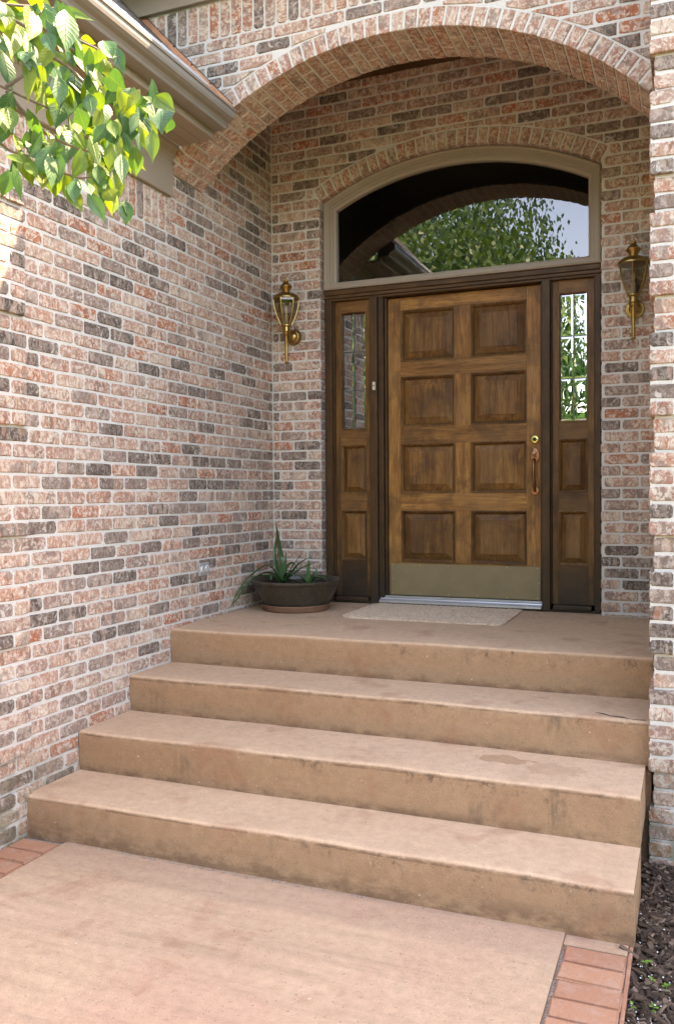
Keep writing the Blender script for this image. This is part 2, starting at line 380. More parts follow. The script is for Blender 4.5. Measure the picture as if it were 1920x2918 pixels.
M['bark'] = simple('bark', (.16, .115, .085), .85, 0, .3, 40, .4)
M['crown'] = mat_leaf('tree_leaf', (.010, .060, .014), (.048, .150, .028), .26, .55, .9)
M['mulch_soil'] = mat_ground('bed_soil', (.020, .014, .012), (.045, .03, .025), 20)
def mat_var(name, stops, rough=.85):
    q = NT(name); a = attr(q, 'gtone', 'GEOMETRY', 2); n = q.noise(q.pos(), 120, 3, .6)
    c = q.mix(1.0, q.ramp(a, stops), q.ramp(n, [(.25, .7), (.75, 1.25)]), 'MULTIPLY'); q.bump(n, .4, .004); return q.fin(c, rough, 0, .3)
M['chip'] = mat_var('bark_chip', [(0, (.028, .017, .011)), (.5, (.058, .034, .021)), (.8, (.105, .066, .043)), (1, (.18, .125, .09))])
M['perlite'] = simple('perlite', (.72, .72, .70), .8, 0, .05)
M['seedling'] = mat_leaf('seedling_leaf', (.09, .24, .03), (.14, .33, .05), .4, .45)
M['lawn'] = mat_ground('lawn', (.035, .075, .014), (.075, .12, .028), 2.5)
M['drive'] = mat_ground('drive_concrete', (.10, .095, .09), (.14, .13, .12), 2.5)
M['asphalt'] = mat_ground('asphalt', (.045, .045, .045), (.06, .06, .058), 3)
M['grit'] = mat_ground('joint_grit', (.20, .165, .13), (.42, .36, .30), 90)
def mat_paver():
    q = NT('paver_brick'); tone = attr(q, 'tone', 'OBJECT', 2); p = q.pos()
    n = q.noise(p, 18, 4, .6, .5); f = q.noise(p, 200, 3)
    c = q.ramp(tone, [(0, (.34, .155, .092)), (.5, (.41, .20, .117)), (1, (.45, .25, .152))])
    c = q.mix(q.math('MULTIPLY', q.smooth(n, .45, .7), .5), c, (.41, .27, .20))
    c = q.mix(q.math('MULTIPLY', q.smooth(q.noise(p, 40, 3), .6, .72), .4), c, (.20, .10, .07))
    c = q.mix(1.0, c, q.ramp(f, [(.25, .85), (.75, 1.1)]), 'MULTIPLY'); q.bump(q.math('ADD', n, f), .3, .004); return q.fin(c, .85, 0, .25)
M['paver'] = mat_paver()
# ------------------------------------------------------------------ bricks
C, PH, BL, BH, HD, JT = .0677, .0265, .1915, .0556, .0900, .0117
def course(k): return PH + k*C
def tread_at(y):
    for yy, z in zip(STEP_Y, STEP_Z):
        if y > yy: return z
    return GZ
def brick_poly_mesh(poly, depth, rnd, cham=.0035, jit=.0011, name='brick'):
    """poly: convex outline (x,z) counter-clockwise seen from -y; front at y=0, back at y=depth"""
    n = len(poly); cx = sum(p[0] for p in poly)/n; cz = sum(p[1] for p in poly)/n
    out = [(x+rnd.uniform(-jit, jit), z+rnd.uniform(-jit, jit)) for x, z in poly]
    vs = []
    for x, z in out:
        dx, dz = cx-x, cz-z
        vs.append((x+math.copysign(min(cham, abs(dx)*.5), dx), rnd.uniform(-.0007, .0009), z+math.copysign(min(cham, abs(dz)*.5), dz)))
    vs += [(x, cham*rnd.uniform(.8, 1.4), z) for x, z in out]
    vs += [(x, depth, z) for x, z in out]
    fs = [tuple(range(n))]
    for a in (0, n):
        fs += [(a+i, a+n+i, a+n+(i+1) % n, a+(i+1) % n) for i in range(n)]
    fs = [f[::-1] if False else f for f in fs]
    if depth > .05: fs.append(tuple(range(3*n-1, 2*n-1, -1)))
    return vs, fs
def rect_outline(L, H, rnd):
    r = [rnd.choice((.004, .006, .009, .013)) for _ in range(4)]
    a, b = L/2, H/2; m = rnd.uniform(-.2, .2)*L; s = rnd.uniform(-.0012, .0012)
    if L < .03: return [(-a, -b), (a, -b), (a, b), (-a, b)]
    return [(-a+r[0], -b), (m, -b+s), (a-r[1], -b), (a, -b+r[1]), (a, b-r[2]), (a-r[2], b), (-m, b+s), (-a+r[3], b), (-a, b-r[3]), (-a, -b+r[0])]
MESHC = {}
def to_mesh(vs, fs, name='brick', mat=None):
    me = bpy.data.meshes.new(name); me.from_pydata(vs, [], fs); me.materials.append(mat or M['brick'])
    bm = bmesh.new(); bm.from_mesh(me); bmesh.ops.recalc_face_normals(bm, faces=bm.faces[:]); bm.to_mesh(me); bm.free()
    a = me.attributes.new('bp', 'FLOAT_VECTOR', 'POINT'); a.data.foreach_set('vector', [c for v in me.vertices for c in v.co])
    return me
class Wall:
    """a thing made of bricks laid one by one; collects, then builds the largest-looking 300 as objects, the rest joined"""
    def __init__(s, t): s.t = t; s.items = []
    def rect(s, L, H, mat, tone=None, depth=.02, key=None):
        Lq = round(L, 3); Hq = round(H, 3); nv = 14 if abs(L-BL) < .002 else 5
        k = ('r', Lq, Hq, depth, R.randrange(nv))
        if k not in MESHC: MESHC[k] = brick_poly_mesh(rect_outline(Lq, Hq, R), depth, R)
        s.items.append((k, mat, R.random() if tone is None else tone))
    def poly(s, poly, mat, depth=.02, tone=None):
        k = ('p', len(MESHC)); MESHC[k] = brick_poly_mesh(poly, depth, R); s.items.append((k, mat, R.random() if tone is None else tone))
    def build(s, limit=300):
        sc = []
        for i, (k, m, t) in enumerate(s.items):
            c = m.translation; d = c-CAM; z = d.dot(FW)
            x = d.dot(RT)/max(z, .1)*2458; y = d.dot(UP)/max(z, .1)*2458
            vs = MESHC[k][0]; sz = (max(v[0] for v in vs)-min(v[0] for v in vs))*(max(v[2] for v in vs)-min(v[2] for v in vs))
            nrm = (m.to_3x3() @ Vector((0, -1, 0))).normalized(); f = abs(nrm.dot(d.normalized()))
            ins = z > 0 and abs(x) < 1010 and abs(y) < 1510
            sc.append((sz*max(f, .1)/max(z, .1)**2 if ins else -1/max(z, .1), i))
        sc.sort(reverse=True); single = set(i for v, i in sc[:limit] if v > 0)
        rv, rf, rt, rs, rb = [], [], [], [], []
        for i, (k, m, t) in enumerate(s.items):
            seed = R.random()
            if i in single:
                if not isinstance(MESHC.get(('m', k)), bpy.types.Mesh): MESHC[('m', k)] = to_mesh(*MESHC[k])
                o = bpy.data.objects.new('brick', MESHC[('m', k)]); COL.objects.link(o); o.parent = s.t
                o.matrix_parent_inverse = Matrix.Translation(s.t.location).inverted(); o.matrix_world = m
                o.matrix_basis = m
                o['tone'] = t; o['seed'] = seed
            else:
                vs, fs = MESHC[k]; n = len(rv)
                rv += [(m @ Vector(v))[:] for v in vs]; rf += [tuple(a+n for a in f) for f in fs]
                rt += [t]*len(vs); rs += [seed]*len(vs); rb += [c for v in vs for c in v]
        if rv:
            me = bpy.data.meshes.new('brick'); me.from_pydata(rv, [], rf); me.materials.append(M['brick'])
            bm = bmesh.new(); bm.from_mesh(me); bmesh.ops.recalc_face_normals(bm, faces=bm.faces[:]); bm.to_mesh(me); bm.free()
            me.attributes.new('gtone', 'FLOAT', 'POINT').data.foreach_set('value', rt)
            me.attributes.new('gseed', 'FLOAT', 'POINT').data.foreach_set('value', rs)
            me.attributes.new('bp', 'FLOAT_VECTOR', 'POINT').data.foreach_set('vector', rb)
            o = mkobj('remaining_bricks', me, s.t); o['kind'] = 'stuff'
RZ90 = Matrix.Rotation(math.pi/2, 4, 'Z')
def jl(m): return m @ Matrix.Rotation(U(-.006, .006), 4, 'Y') @ Matrix.Rotation(U(-.008, .008), 4, 'Z')
def at_left(y, z, x=0.0): return jl(Matrix.Translation((x+U(-.0012, .0012), y, z)) @ RZ90)   # faces +X, length along Y
def at_front(x, z, y=0.0): return jl(Matrix.Translation((x, y+U(-.0012, .0012), z)))         # faces -Y
def at_right(y, z, x): return jl(Matrix.Translation((x, y, z)) @ Matrix.Rotation(-math.pi/2, 4, 'Z'))   # faces -X
def tone_mix():
    r = R.random()
    return U(.0, .19) if r < .17 else U(.19, .36) if r < .36 else U(.36, .80) if r < .88 else U(.80, 1.0)
def segs(a, b, joint0, lo=.03):
    """bricks (a..b) laid so that head joints fall on joint0 + n*(BL+JT)"""
    P = BL+JT; n = math.floor((a-joint0)/P); out = []
    while joint0+n*P < b-1e-4:
        x0 = max(a, joint0+n*P); x1 = min(b, joint0+n*P+BL)
        if x1-x0 > lo: out.append((x0, x1))
        n += 1
    return out
YQ = -2.40

# ---- left wing side wall
t = thing('brick_wall', 'tumbled red, cream and charcoal brick side wall with a low outlet and raised quoin blocks', 'wall', (0, -1.5, -.8))
W = Wall(t)
mb = MB(); mb.box(-.20, -.0045, -3.0, -.0045, -.85, 2.40)
mb.box(-.20, -.0045, -1.238, -.0045, 2.4005, 3.46)
for k in range(-13, 32):
    z = course(k)+BH/2; proud = (k-1) % 7 < 5; j0 = YQ if k % 2 == 0 else YQ+(BL+JT)/2
    parts = []
    if proud:
        parts = [(a, b, 0) for a, b in segs(YQ+.001, 0-.001, YQ if k % 2 == 0 else YQ-(BL+JT)/2)]
        parts = [(max(a, YQ), b, x) for a, b, x in parts]
        parts += [(a, b, .016) for a, b in segs(-3.0, YQ-.003, YQ-BL-.003 if k % 2 == 0 else YQ-.003-HD)]
    else:
        parts = [(a, b, 0) for a, b in segs(-3.0, -.001, j0+.03)]
    for a, b, x in parts:
        if z+BH/2 < tread_at(a) or z < -.84: continue
        W.rect(b-a, BH, at_left((a+b)/2, z+U(-.0015, .0015), x), tone_mix())
for k in range(32, 51):                                     # inside the porch, above eave height
    z = course(k)+BH/2
    for a, b in segs(-.90 if k > 37 else -1.235, -.001, YQ+(0 if k % 2 == 0 else (BL+JT)/2)): W.rect(b-a, BH, at_left((a+b)/2, z), tone_mix())
y = -1.262
while y > -3.0:                                              # soldier course under the frieze board
    W.rect(BL, BH, at_left(y, 2.193+BL/2) @ Matrix.Rotation(math.pi/2, 4, 'Y'), tone_mix()); y -= BH+JT
for k0 in range(-13, 32):                                    # mortar bed behind each raised quoin block
    if (k0-1) % 7 == 0: mb.box(-.004, .0115, -3.0, YQ-.004, course(k0)+.003, min(course(k0+4)+BH-.002, 2.19))
mb.build('mortar', M['mortar'], t); W.build()

# ---- entry wall round the door
OX0, OX1, OC, WR = .362, 2.172, 1.267, 1.860
WCZ = 2.935-WR
def circ_z(x, r, cx, cz):
    d = r*r-(x-cx)**2
    return cz+math.sqrt(d) if d > 0 else -1e9
def clip(poly, cx, cz, r):
    """keep the part of a convex polygon outside the circle (tangent half-plane at its lowest near point)"""
    px = min(poly, key=lambda p: (p[0]-cx)**2+(p[1]-cz)**2)
    mx = sum(p[0] for p in poly)/len(poly); mz = sum(p[1] for p in poly)/len(poly)
    mx, mz = (mx+px[0])/2, (mz+px[1])/2
    a = math.atan2(mz-cz, mx-cx); nx, nz = math.cos(a), math.sin(a); off = r
    f = lambda p: (p[0]-cx)*nx+(p[1]-cz)*nz-off
    out = []
    for i, p in enumerate(poly):
        q = poly[(i+1) % len(poly)]; fp, fq = f(p), f(q)
        if fp >= 0: out.append(p)
        if (fp >= 0) != (fq >= 0):
            s_ = fp/(fp-fq); out.append((p[0]+(q[0]-p[0])*s_, p[1]+(q[1]-p[1])*s_))
    return out
def parea(p): return abs(sum(p[i][0]*p[(i+1) % len(p)][1]-p[(i+1) % len(p)][0]*p[i][1] for i in range(len(p))))/2 if len(p) > 2 else 0
def lay_clipped(W, a, b, z0, H, cx, cz, r, yface):
    poly = [(a, z0), (b, z0), (b, z0+H), (a, z0+H)]
    dmin = min(math.hypot(x-cx, z-cz) for x, z in poly); 
    mid = math.hypot((a+b)/2-cx, z0-cz)
    if min(dmin, mid) >= r:
        W.rect(b-a, H, at_front((a+b)/2, z0+H/2, yface), tone_mix()); return
    pl = clip(poly, cx, cz, r)
    if parea(pl) < .0009: return
    mx = sum(p[0] for p in pl)/len(pl); mz = sum(p[1] for p in pl)/len(pl)
    W.poly([(p[0]-mx, p[1]-mz) for p in pl], at_front(mx, mz, yface), tone=tone_mix())
t = thing('brick_wall', 'shaded brick wall inside the porch that holds the door and arched window', 'wall', (1.27, 0, 0))
W = Wall(t); EX = WR+.0925
for k in range(-1, 51):
    z0 = course(k)
    for a, b in segs(.004, 3.0, .06 if k % 2 == 0 else .06+(BL+JT)/2):
        H = BH
        if z0 < 0:
            if z0+BH < .012: continue
            H = z0+BH-.004; zz = .004
        else: zz = z0
        if zz < 2.70:
            if b > OX0 and a < OX1:
                if a < OX0-.035: W.rect(OX0-a, H, at_front((a+OX0)/2, zz+H/2), tone_mix())
                if b > OX1+.035: W.rect(b-OX1, H, at_front((b+OX1)/2, zz+H/2), tone_mix())
                continue
            W.rect(b-a, H, at_front((a+b)/2, zz+H/2), tone_mix())
        else:
            if zz < 2.80 and b > OX0 and a < OX1:
                e0, e1 = OX0-.052, OX1+.052
                if a < e0-.03: lay_clipped(W, a, min(b, e0), zz, H, OC, WCZ, 0.1, 0)
                if b > e1+.03: lay_clipped(W, max(a, e1), b, zz, H, OC, WCZ, 0.1, 0)
                if zz+H > 2.79 and False: pass
                continue
            lay_clipped(W, a, b, zz, H, OC, WCZ, EX+.009, 0)
    if 0 <= z0 < 2.66: W.rect(.078, BH, at_left(.048, z0+BH/2, OX0), U(.1, .45))          # brick return beside the frame
    if 0 <= z0 < 2.66: W.rect(.078, BH, at_right(.048, z0+BH/2, OX1), U(.1, .45))
ha = math.asin(.905/WR); nv = 29
for i in range(nv):                                          # rowlock ring over the window
    a = -ha+(i+.5)*2*ha/nv; da = ha/nv
    r0, r1 = WR+.001, EX; gp = .0062
    pl = [(-(da*r0-gp), 0), (da*r0-gp, 0), (da*r1-gp, r1-r0), (-(da*r1-gp), r1-r0)]
    pl = [(x, z-(r1-r0)/2) for x, z in pl]; rm = (r0+r1)/2
    m = Matrix.Translation((OC+rm*math.sin(a), U(-.001, .001), WCZ+rm*math.cos(a))) @ Matrix.Rotation(a, 4, 'Y')
    W.poly(pl, m, depth=.085, tone=tone_mix()*.6+.38)
def wall_with_arch(x0, x1, ztop, zbot, ox0, ox1, cx, cz, r, y0, y1, n=36):
    """slab with an arched opening, as one prism per strip"""
    mb = MB()
    xs = [x0, ox0] + [ox0+(ox1-ox0)*i/n for i in range(1, n)] + [ox1, x1]
    for a, b in zip(xs[:-1], xs[1:]):
        if b-a < 1e-5: continue
        if a >= ox0-1e-6 and b <= ox1+1e-6: za, zb = circ_z(a, r, cx, cz), circ_z(b, r, cx, cz)
        else: za = zb = zbot
        mb.prism([(a, za), (b, zb), (b, ztop), (a, ztop)], y0, y1, lambda u, v, q: (u, q, v))
    me = mb.mesh(); bm = bmesh.new(); bm.from_mesh(me); bmesh.ops.remove_doubles(bm, verts=bm.verts[:], dist=1e-5)
    seen = {}
    for f in bm.faces:
        k = tuple(sorted(v.index for v in f.verts)); seen.setdefault(k, []).append(f)
    bmesh.ops.delete(bm, geom=[f for q in seen.values() if len(q) > 1 for f in q], context='FACES')
    bmesh.ops.recalc_face_normals(bm, faces=bm.faces[:]); bm.to_mesh(me); bm.free(); return me
mkobj('mortar', wall_with_arch(-.15, 3.1, 3.46, -.05, OX0-.006, OX1+.006, OC, WCZ, WR+.004, .0045, .0885), t, M['mortar'])
W.build()

# ---- archway at the front of the porch
AC, AR, AY0, AY1 = 1.25, 1.762, -1.24, -.912
ACZ = 3.035-AR; AE = AR+.092
t = thing('brick_archway', 'brick archway over the porch entrance, voussoir ring under a soldier course', 'arch', (1.25, -1.08, 2.4))
W = Wall(t)
for k in range(34, 47):
    z0 = course(k)
    for a, b in segs(-.62, 2.515, .03 if k % 2 == 0 else .03+(BL+JT)/2):
        lay_clipped(W, a, b, z0, BH, AC, ACZ, AE+.011, AY0) if (a > .0 or z0 > 2.78) else None
x = -.62
while x < 2.515:
    W.rect(BL, BH, at_front(x+BH/2, 3.207+BL/2, AY0) @ Matrix.Rotation(math.pi/2, 4, 'Y'), tone_mix()); x += BH+JT
ha = math.asin(1.25/AR)-.002; nv = 41
for i in range(nv):
    a = -ha+(i+.5)*2*ha/nv; da = ha/nv; gp = .0063
    r0, r1 = AR+.001, AE
    pl = [(-(da*r0-gp), -.046), (da*r0-gp, -.046), (da*r1-gp, .046), (-(da*r1-gp), .046)]
    rm = (r0+r1)/2; c = Vector((AC+rm*math.sin(a), 0, ACZ+rm*math.cos(a)))
    d0 = .212 if i % 2 == 0 else .104
    for y0, dp in ((AY0-.001+U(-.002, .002), d0), (AY0+d0+.013, .313-d0)):
        m = Matrix.Translation((c.x, y0, c.z)) @ Matrix.Rotation(a, 4, 'Y') @ Matrix.Translation((0, 0, U(-.0015, .0015)))
        W.poly(pl, m, depth=dp, tone=tone_mix()*.62+.36)
MB().box(-.1, 2.53, AY1+.004, AY1+.010, 3.06, 3.46).build('backing', M['brick'], t)
mkobj('backing', wall_with_arch(-.1, 2.53, 3.055, 2.56, .004, 2.496, AC, ACZ, AR+.012, AY1+.004, AY1+.010), t, M['brick'])
mkobj('mortar', wall_with_arch(-.62, 2.516, 3.46, 2.535, .004, 2.496, AC, ACZ, AR+.005, AY0+.0045, AY1-.003), t, M['mortar'])
W.build()

# ---- pillar on the right, quoined like the wing
PX, PY = 2.532, -1.700
t = thing('brick_pillar', 'brick pillar with raised quoin blocks between the steps and the mulch bed', 'pillar', (2.82, -1.3, -.85))
W = Wall(t); mb = MB(); mb.box(PX+.0045, 3.12, PY+.0045, -.02, -.9, 3.46)
for k in range(-13, 51):
    z = course(k)+BH/2; proud = (k-1) % 7 < 5; e = .016 if proud else 0
    pieces = [(0, HD), (HD+JT, HD+JT+BL), (HD+2*JT+BL, HD+2*JT+2*BL)] if k % 2 else [(0, BL), (BL+JT, 2*BL+JT), (2*BL+2*JT, 2*BL+HD+2*JT)]
    for a, b in pieces:
        W.rect(b-a, BH, at_front(PX-e+(a+b)/2, z+U(-.0015, .0015), PY-e), tone_mix())
    for a, b in segs(PY+.01, -.9, PY+(HD if k % 2 else BL)+JT-(BL+JT)):                     # its side in the porch opening
        if z > tread_at((a+b)/2): W.rect(b-a, BH, at_right((a+b)/2, z, PX-e), tone_mix())
    if (k-1) % 7 == 0: mb.box(PX-.0115, 3.1, PY-.0115, -1.0, course(k)+.003, course(k+4)+BH-.002)
mb.build('mortar', M['mortar'], t); W.build()
# ------------------------------------------------------------------ steps and walk
t = thing('porch_steps', 'tan stained concrete steps and porch floor with dark mildew on the risers', 'steps', (1.25, -2.43, GZ))
def step(y0, z1, z0, yback, x0, x1, name):
    prof = []                                # (y,z) from the bottom of the riser, over the nosing, back along the tread
    for i in range(5): prof.append((y0+.004*(1-i/4), z0+(z1-z0-.022)*i/4))
    for i in range(1, 6):
        a = math.pi/2*i/5; prof.append((y0+.022-.022*math.cos(a), z1-.022+.022*math.sin(a)))
    for i in range(1, 9): prof.append((y0+.022+(yback-y0-.022)*i/8, z1))
    nx = 130; vs = []; ph = [U(0, 6) for _ in range(6)]
    for i in range(nx+1):
        x = x0+(x1-x0)*i/nx
        wy = .005*math.sin(2.1*x+ph[0])+.0022*math.sin(6.3*x+ph[1])+.0012*math.sin(17*x+ph[2]); wz = .003*math.sin(1.9*x+ph[3])+.0015*math.sin(8*x+ph[4])
        for j, (y, z) in enumerate(prof):
            k = 1 if 3 <= j <= 10 else .55 if j < 3 else .3
            g = U(-.0013, .0013)*(2.2 if R.random() < .06 else 1) if 4 <= j <= 10 else 0
            vs.append((x, y+wy*k+g, z+(wz*k if j > 2 else 0)+g*.7))
    n = len(prof); fs = [(i*n+j, (i+1)*n+j, (i+1)*n+j+1, i*n+j+1) for i in range(nx) for j in range(n-1)]
    for i in (0, nx):                        # end faces
        vs.append((x0 if i == 0 else x1, yback, z0)); fs.append(tuple(i*n+j for j in range(n))+(len(vs)-1,))
    mb = MB(); mb.add(vs, fs); return mb.build(name, M['steps'], t, True)
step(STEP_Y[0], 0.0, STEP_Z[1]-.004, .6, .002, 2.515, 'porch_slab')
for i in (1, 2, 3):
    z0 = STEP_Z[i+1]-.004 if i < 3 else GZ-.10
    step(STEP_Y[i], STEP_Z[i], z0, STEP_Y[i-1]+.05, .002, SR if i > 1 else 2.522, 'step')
MB().tube([(2.30, -1.600, STEP_Z[1]+.0005), (2.335, -1.612, STEP_Z[1]+.0005), (2.36, -1.637, STEP_Z[1]+.0003), (2.41, -1.642, STEP_Z[1]), (2.45, -1.655, STEP_Z[1]-.003), (2.502, -1.652, STEP_Z[1]-.002)], [.0008, .0022, .0015, .0026, .0018, .0022], 6).build('crack', M['dark'], t)
MB().box(2.40, 2.524, -1.655, -.1, -.9, -.1935).build('footing', M['steps'], t)
# ground and walk
g = MB(); g.add([(-60, -90, -.86), (60, -90, -.86), (60, 60, -.86), (-60, 60, -.86)], [(0, 1, 2, 3)]); o = g.build('ground', M['lawn']); tag(o, kind='structure')
dv = MB().box(-16, 18, -13.2, -6.6, -.96, -.845); tag(dv.build('driveway', M['drive']), kind='structure')
wk = thing('walkway', 'salmon tan concrete walk with brick edging', 'walkway', (1.25, -4, GZ)); del wk['category']; del wk['label']; wk['kind'] = 'structure'
mb = MB(); ys = [-2.42-.25*i for i in range(13)]
nx = 24; vs = []; xs = [.222+(2.286-.222)*i/nx for i in range(nx+1)]
for y in ys:
    for x in xs: vs.append((x, y, GZ+.0015*math.sin(3*x+y*2)+U(-.0006, .0006)))
fs = [(j*(nx+1)+i, j*(nx+1)+i+1, (j+1)*(nx+1)+i+1, (j+1)*(nx+1)+i) for j in range(len(ys)-1) for i in range(nx)]
mb.add(vs, fs)
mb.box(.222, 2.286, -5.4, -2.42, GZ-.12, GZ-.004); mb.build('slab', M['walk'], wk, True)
MB().box(.0, .2215, -5.4, -2.42, GZ-.12, GZ-.013).box(2.2865, 2.488, -5.4, -2.42, GZ-.12, GZ-.013).build('joint_bed', M['grit'], wk)
MB().box(2.4885, 2.501, -5.4, -2.42, GZ-.13, GZ-.006, .003).build('edge_strip', M['paver'], wk)
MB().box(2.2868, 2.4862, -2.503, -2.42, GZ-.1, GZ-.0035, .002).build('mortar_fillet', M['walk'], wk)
pv = []
for s_ in range(6):
    bm = bmesh.new(); bmesh.ops.create_cube(bm, size=1)
    for q in bm.verts: q.co = Vector((q.co.x*.191+U(-.002, .002), q.co.y*.1005+U(-.002, .002), q.co.z*.05))
    bmesh.ops.bevel(bm, geom=[e for e in bm.edges if e.verts[0].co.z > 0 and e.verts[1].co.z > 0], offset=.006, segments=2, affect='EDGES')
    me = bpy.data.meshes.new('brick'); bm.to_mesh(me); bm.free(); me.materials.append(M['paver']); pv.append(me)
for side, xc, y0, pitch in (('r', 2.391, -2.56, .1045), ('l', .110, -2.515, .1025)):
    for i in range(14):
        o = bpy.data.objects.new('brick', R.choice(pv)); COL.objects.link(o); o.parent = wk; o.matrix_parent_inverse = Matrix.Translation(wk.location).inverted()
        o.location = (xc+U(-.003, .003), y0-i*pitch, GZ-.025+U(-.002, .002)); o.rotation_euler = (U(-.012, .012), U(-.01, .01), U(-.012, .012)); o['tone'] = R.random()
# pale mortar smear where the walk meets the bottom step
mb = MB()
for i in range(150):
    x = R.gauss(1.0, .35)
    y = STEP_Y[3]-.006-abs(R.gauss(0, .006)); r = U(.0012, .0045)
    mb.lathe([(r, 0), (r*.7, .0018), (.0004, .002)], (x, y, GZ+.0005), 6)
tag(mb.build('grit', M['grit']), 'thin line of pale grit in the joint below the bottom step', 'grit', kind='stuff')

# planting bed
bedv = MB(); nx, ny = 18, 70
vs = [(2.506+1.5*i/nx, -1.66-6*j/ny, -.80+.012*math.sin(i*2.1+j)+.012*U(-1, 1)+(.03 if i > 0 else 0)) for j in range(ny+1) for i in range(nx+1)]
bedv.add(vs, [(j*(nx+1)+i, j*(nx+1)+i+1, (j+1)*(nx+1)+i+1, (j+1)*(nx+1)+i) for j in range(ny) for i in range(nx)])
tag(bedv.build('soil', M['mulch_soil'], None, True), kind='structure')
def scatter(name, n, fn, mat, label, cat):
    rv, rf, rt = [], [], []
    for i in range(n):
        vs, fs = fn(i); k = len(rv); rv += vs; rf += [tuple(a+k for a in f) for f in fs]; rt += [R.random()]*len(vs)
    me = bpy.data.meshes.new(name); me.from_pydata(rv, [], rf); me.materials.append(mat)
    me.attributes.new('gtone', 'FLOAT', 'POINT').data.foreach_set('value', rt)
    o = mkobj(name, me); return tag(o, label, cat, kind='stuff')
BOX = [(0, 2, 3, 1), (4, 5, 7, 6), (0, 1, 5, 4), (2, 6, 7, 3), (0, 4, 6, 2), (1, 3, 7, 5)]
def chip(i):
    y = -1.70-abs(R.triangular(0, 1.75, .1)) if i % 3 else U(-3.4, -1.7); x = U(2.51, 3.0) if i % 2 else U(2.51, 2.75)
    L, Wd, T = U(.008, .045)*(1.5 if R.random() < .12 else 1), U(.003, .010), U(.0015, .005)
    m = Matrix.Translation((x, y, -.768+U(0, .024))) @ Matrix.Rotation(U(0, 6.28), 4, 'Z') @ Matrix.Rotation(U(-.5, .5), 4, 'Y') @ Matrix.Rotation(U(-.7, .7), 4, 'X')
    vs = [(m @ Vector((a*L*(1 if a < 0 else U(.7, 1)), b*Wd*U(.6, 1), c*T)))[:] for c in (-1, 1) for b in (-1, 1) for a in (-1, 1)]
    return vs, BOX
scatter('mulch', 3600, chip, M['chip'], 'dark shredded bark mulch in the bed by the pillar', 'mulch')
def bead(i):
    y = -2.42-abs(R.triangular(0, 1.2, .7)); x = U(2.51, 2.95); r = U(.0013, .0034)
    if R.random() < .15: y = U(-2.4, -2.0)
    c = Vector((x, y, -.752+U(0, .014)))
    vs = [(c+Vector(d)*r*U(.7, 1.2))[:] for d in ((1, 0, 0), (-1, 0, 0), (0, 1, 0), (0, -1, 0), (0, 0, 1), (0, 0, -1))]
    return vs, [(0, 2, 4), (2, 1, 4), (1, 3, 4), (3, 0, 4), (2, 0, 5), (1, 2, 5), (3, 1, 5), (0, 3, 5)]
scatter('perlite', 1100, bead, M['perlite'], 'white perlite beads scattered over the dark bed', 'perlite')
SEED = [(2.545, -2.53, 4, .013, 'tallest seedling, beside the stair edge where the edging brick begins'), (2.566, -2.62, 3, .010, 'small two-leaf seedling in the perlite just below the tallest one'),
        (2.605, -2.645, 4, .012, 'bright green seedling in the perlite farthest from the brick edging'), (2.575, -2.775, 4, .012, 'bushy seedling among bark chips beside the edging brick'), (2.52, -2.79, 3, .009, 'tiny seedling touching the edge strip of the walk')]
for sx, sy, n, r, lab in SEED:
    t = thing('seedling', 'bright green '+lab if not lab.startswith('bright') else lab, 'seedling', (sx, sy, -.76), 'seedlings in the mulch bed')
    MB().tube([(sx, sy, -.77), (sx+.002, sy, -.745), (sx, sy, -.728)], .0009, 5).build('stem', M['seedling'], t)
    for i in range(n):
        a = 2*math.pi*i/n+U(-.4, .4); d = Vector((math.cos(a), math.sin(a), .25)); sd = Vector((-math.sin(a), math.cos(a), 0)); c = Vector((sx, sy, -.73+U(-.008, .006))); q = r*U(.8, 1.2)
        pts = [c, c+d*q*.5+sd*q*.42+Vector((0, 0, .002)), c+d*q*1.05+sd*q*.36, c+d*q*1.35, c+d*q*1.05-sd*q*.36, c+d*q*.5-sd*q*.42+Vector((0, 0, .002)), c+d*q*.7]
        MB().add(pts, [(0, 1, 6), (1, 2, 6), (2, 3, 6), (3, 4, 6), (4, 5, 6), (5, 0, 6)]).build('leaf', M['seedling'], t, True)

# ------------------------------------------------------------------ door, frame, sidelights
FY, SY, DY = .062, .112, .135                # front planes: frame, sidelights, door leaf
def raised_panel(x0, x1, z0, z1, y, wood, parent, mould=.020, bevel=.040, wh=None):
    if wood is M['wood_v']: wood2 = M['wood_p']
    else: wood2 = wood
    """a panel with bevelled margins (object) and its moulding (sub-part)"""
    def ring(d, yy): return [(x0+d, yy, z0+d), (x1-d, yy, z0+d), (x1-d, yy, z1-d), (x0+d, yy, z1-d)]
    mb = MB(); rr = [ring(mould-.002, y+.024), ring(mould+.004, y+.021), ring(mould+bevel, y+.0045), ring(mould+bevel+.001, y+.0005), ring(mould+bevel+.002, y+.0005)]
    vs = [p for r_ in rr for p in r_]; fs = [(4*a+i, 4*a+(i+1) % 4, 4*a+4+(i+1) % 4, 4*a+4+i) for a in range(len(rr)-1) for i in range(4)]
    n = 4*(len(rr)-1); fs.append((n, n+1, n+2, n+3)); mb.add(vs, fs)
    pn = mb.build('panel', wood2, parent)
    mb = MB(); rr = [ring(-.001, y+.001), ring(-.0005, y-.0035), ring(.004, y-.0045), ring(.0085, y-.001), ring(.0095, y+.004), ring(.014, y+.0065), ring(.0185, y+.017), ring(.0185, y+.028)]
    vs = [p for r_ in rr for p in r_]; fs = [(4*a+i, 4*a+(i+1) % 4, 4*a+4+(i+1) % 4, 4*a+4+i) for a in range(len(rr)-1) for i in range(4)]
    mb.add(vs, fs); m = mb.build('moulding', M['wood_m'], pn); return pn
t = thing('front_door', 'stained wood front door with eight raised panels and a dull brass kick plate', 'door', (1.297, DY, .055))
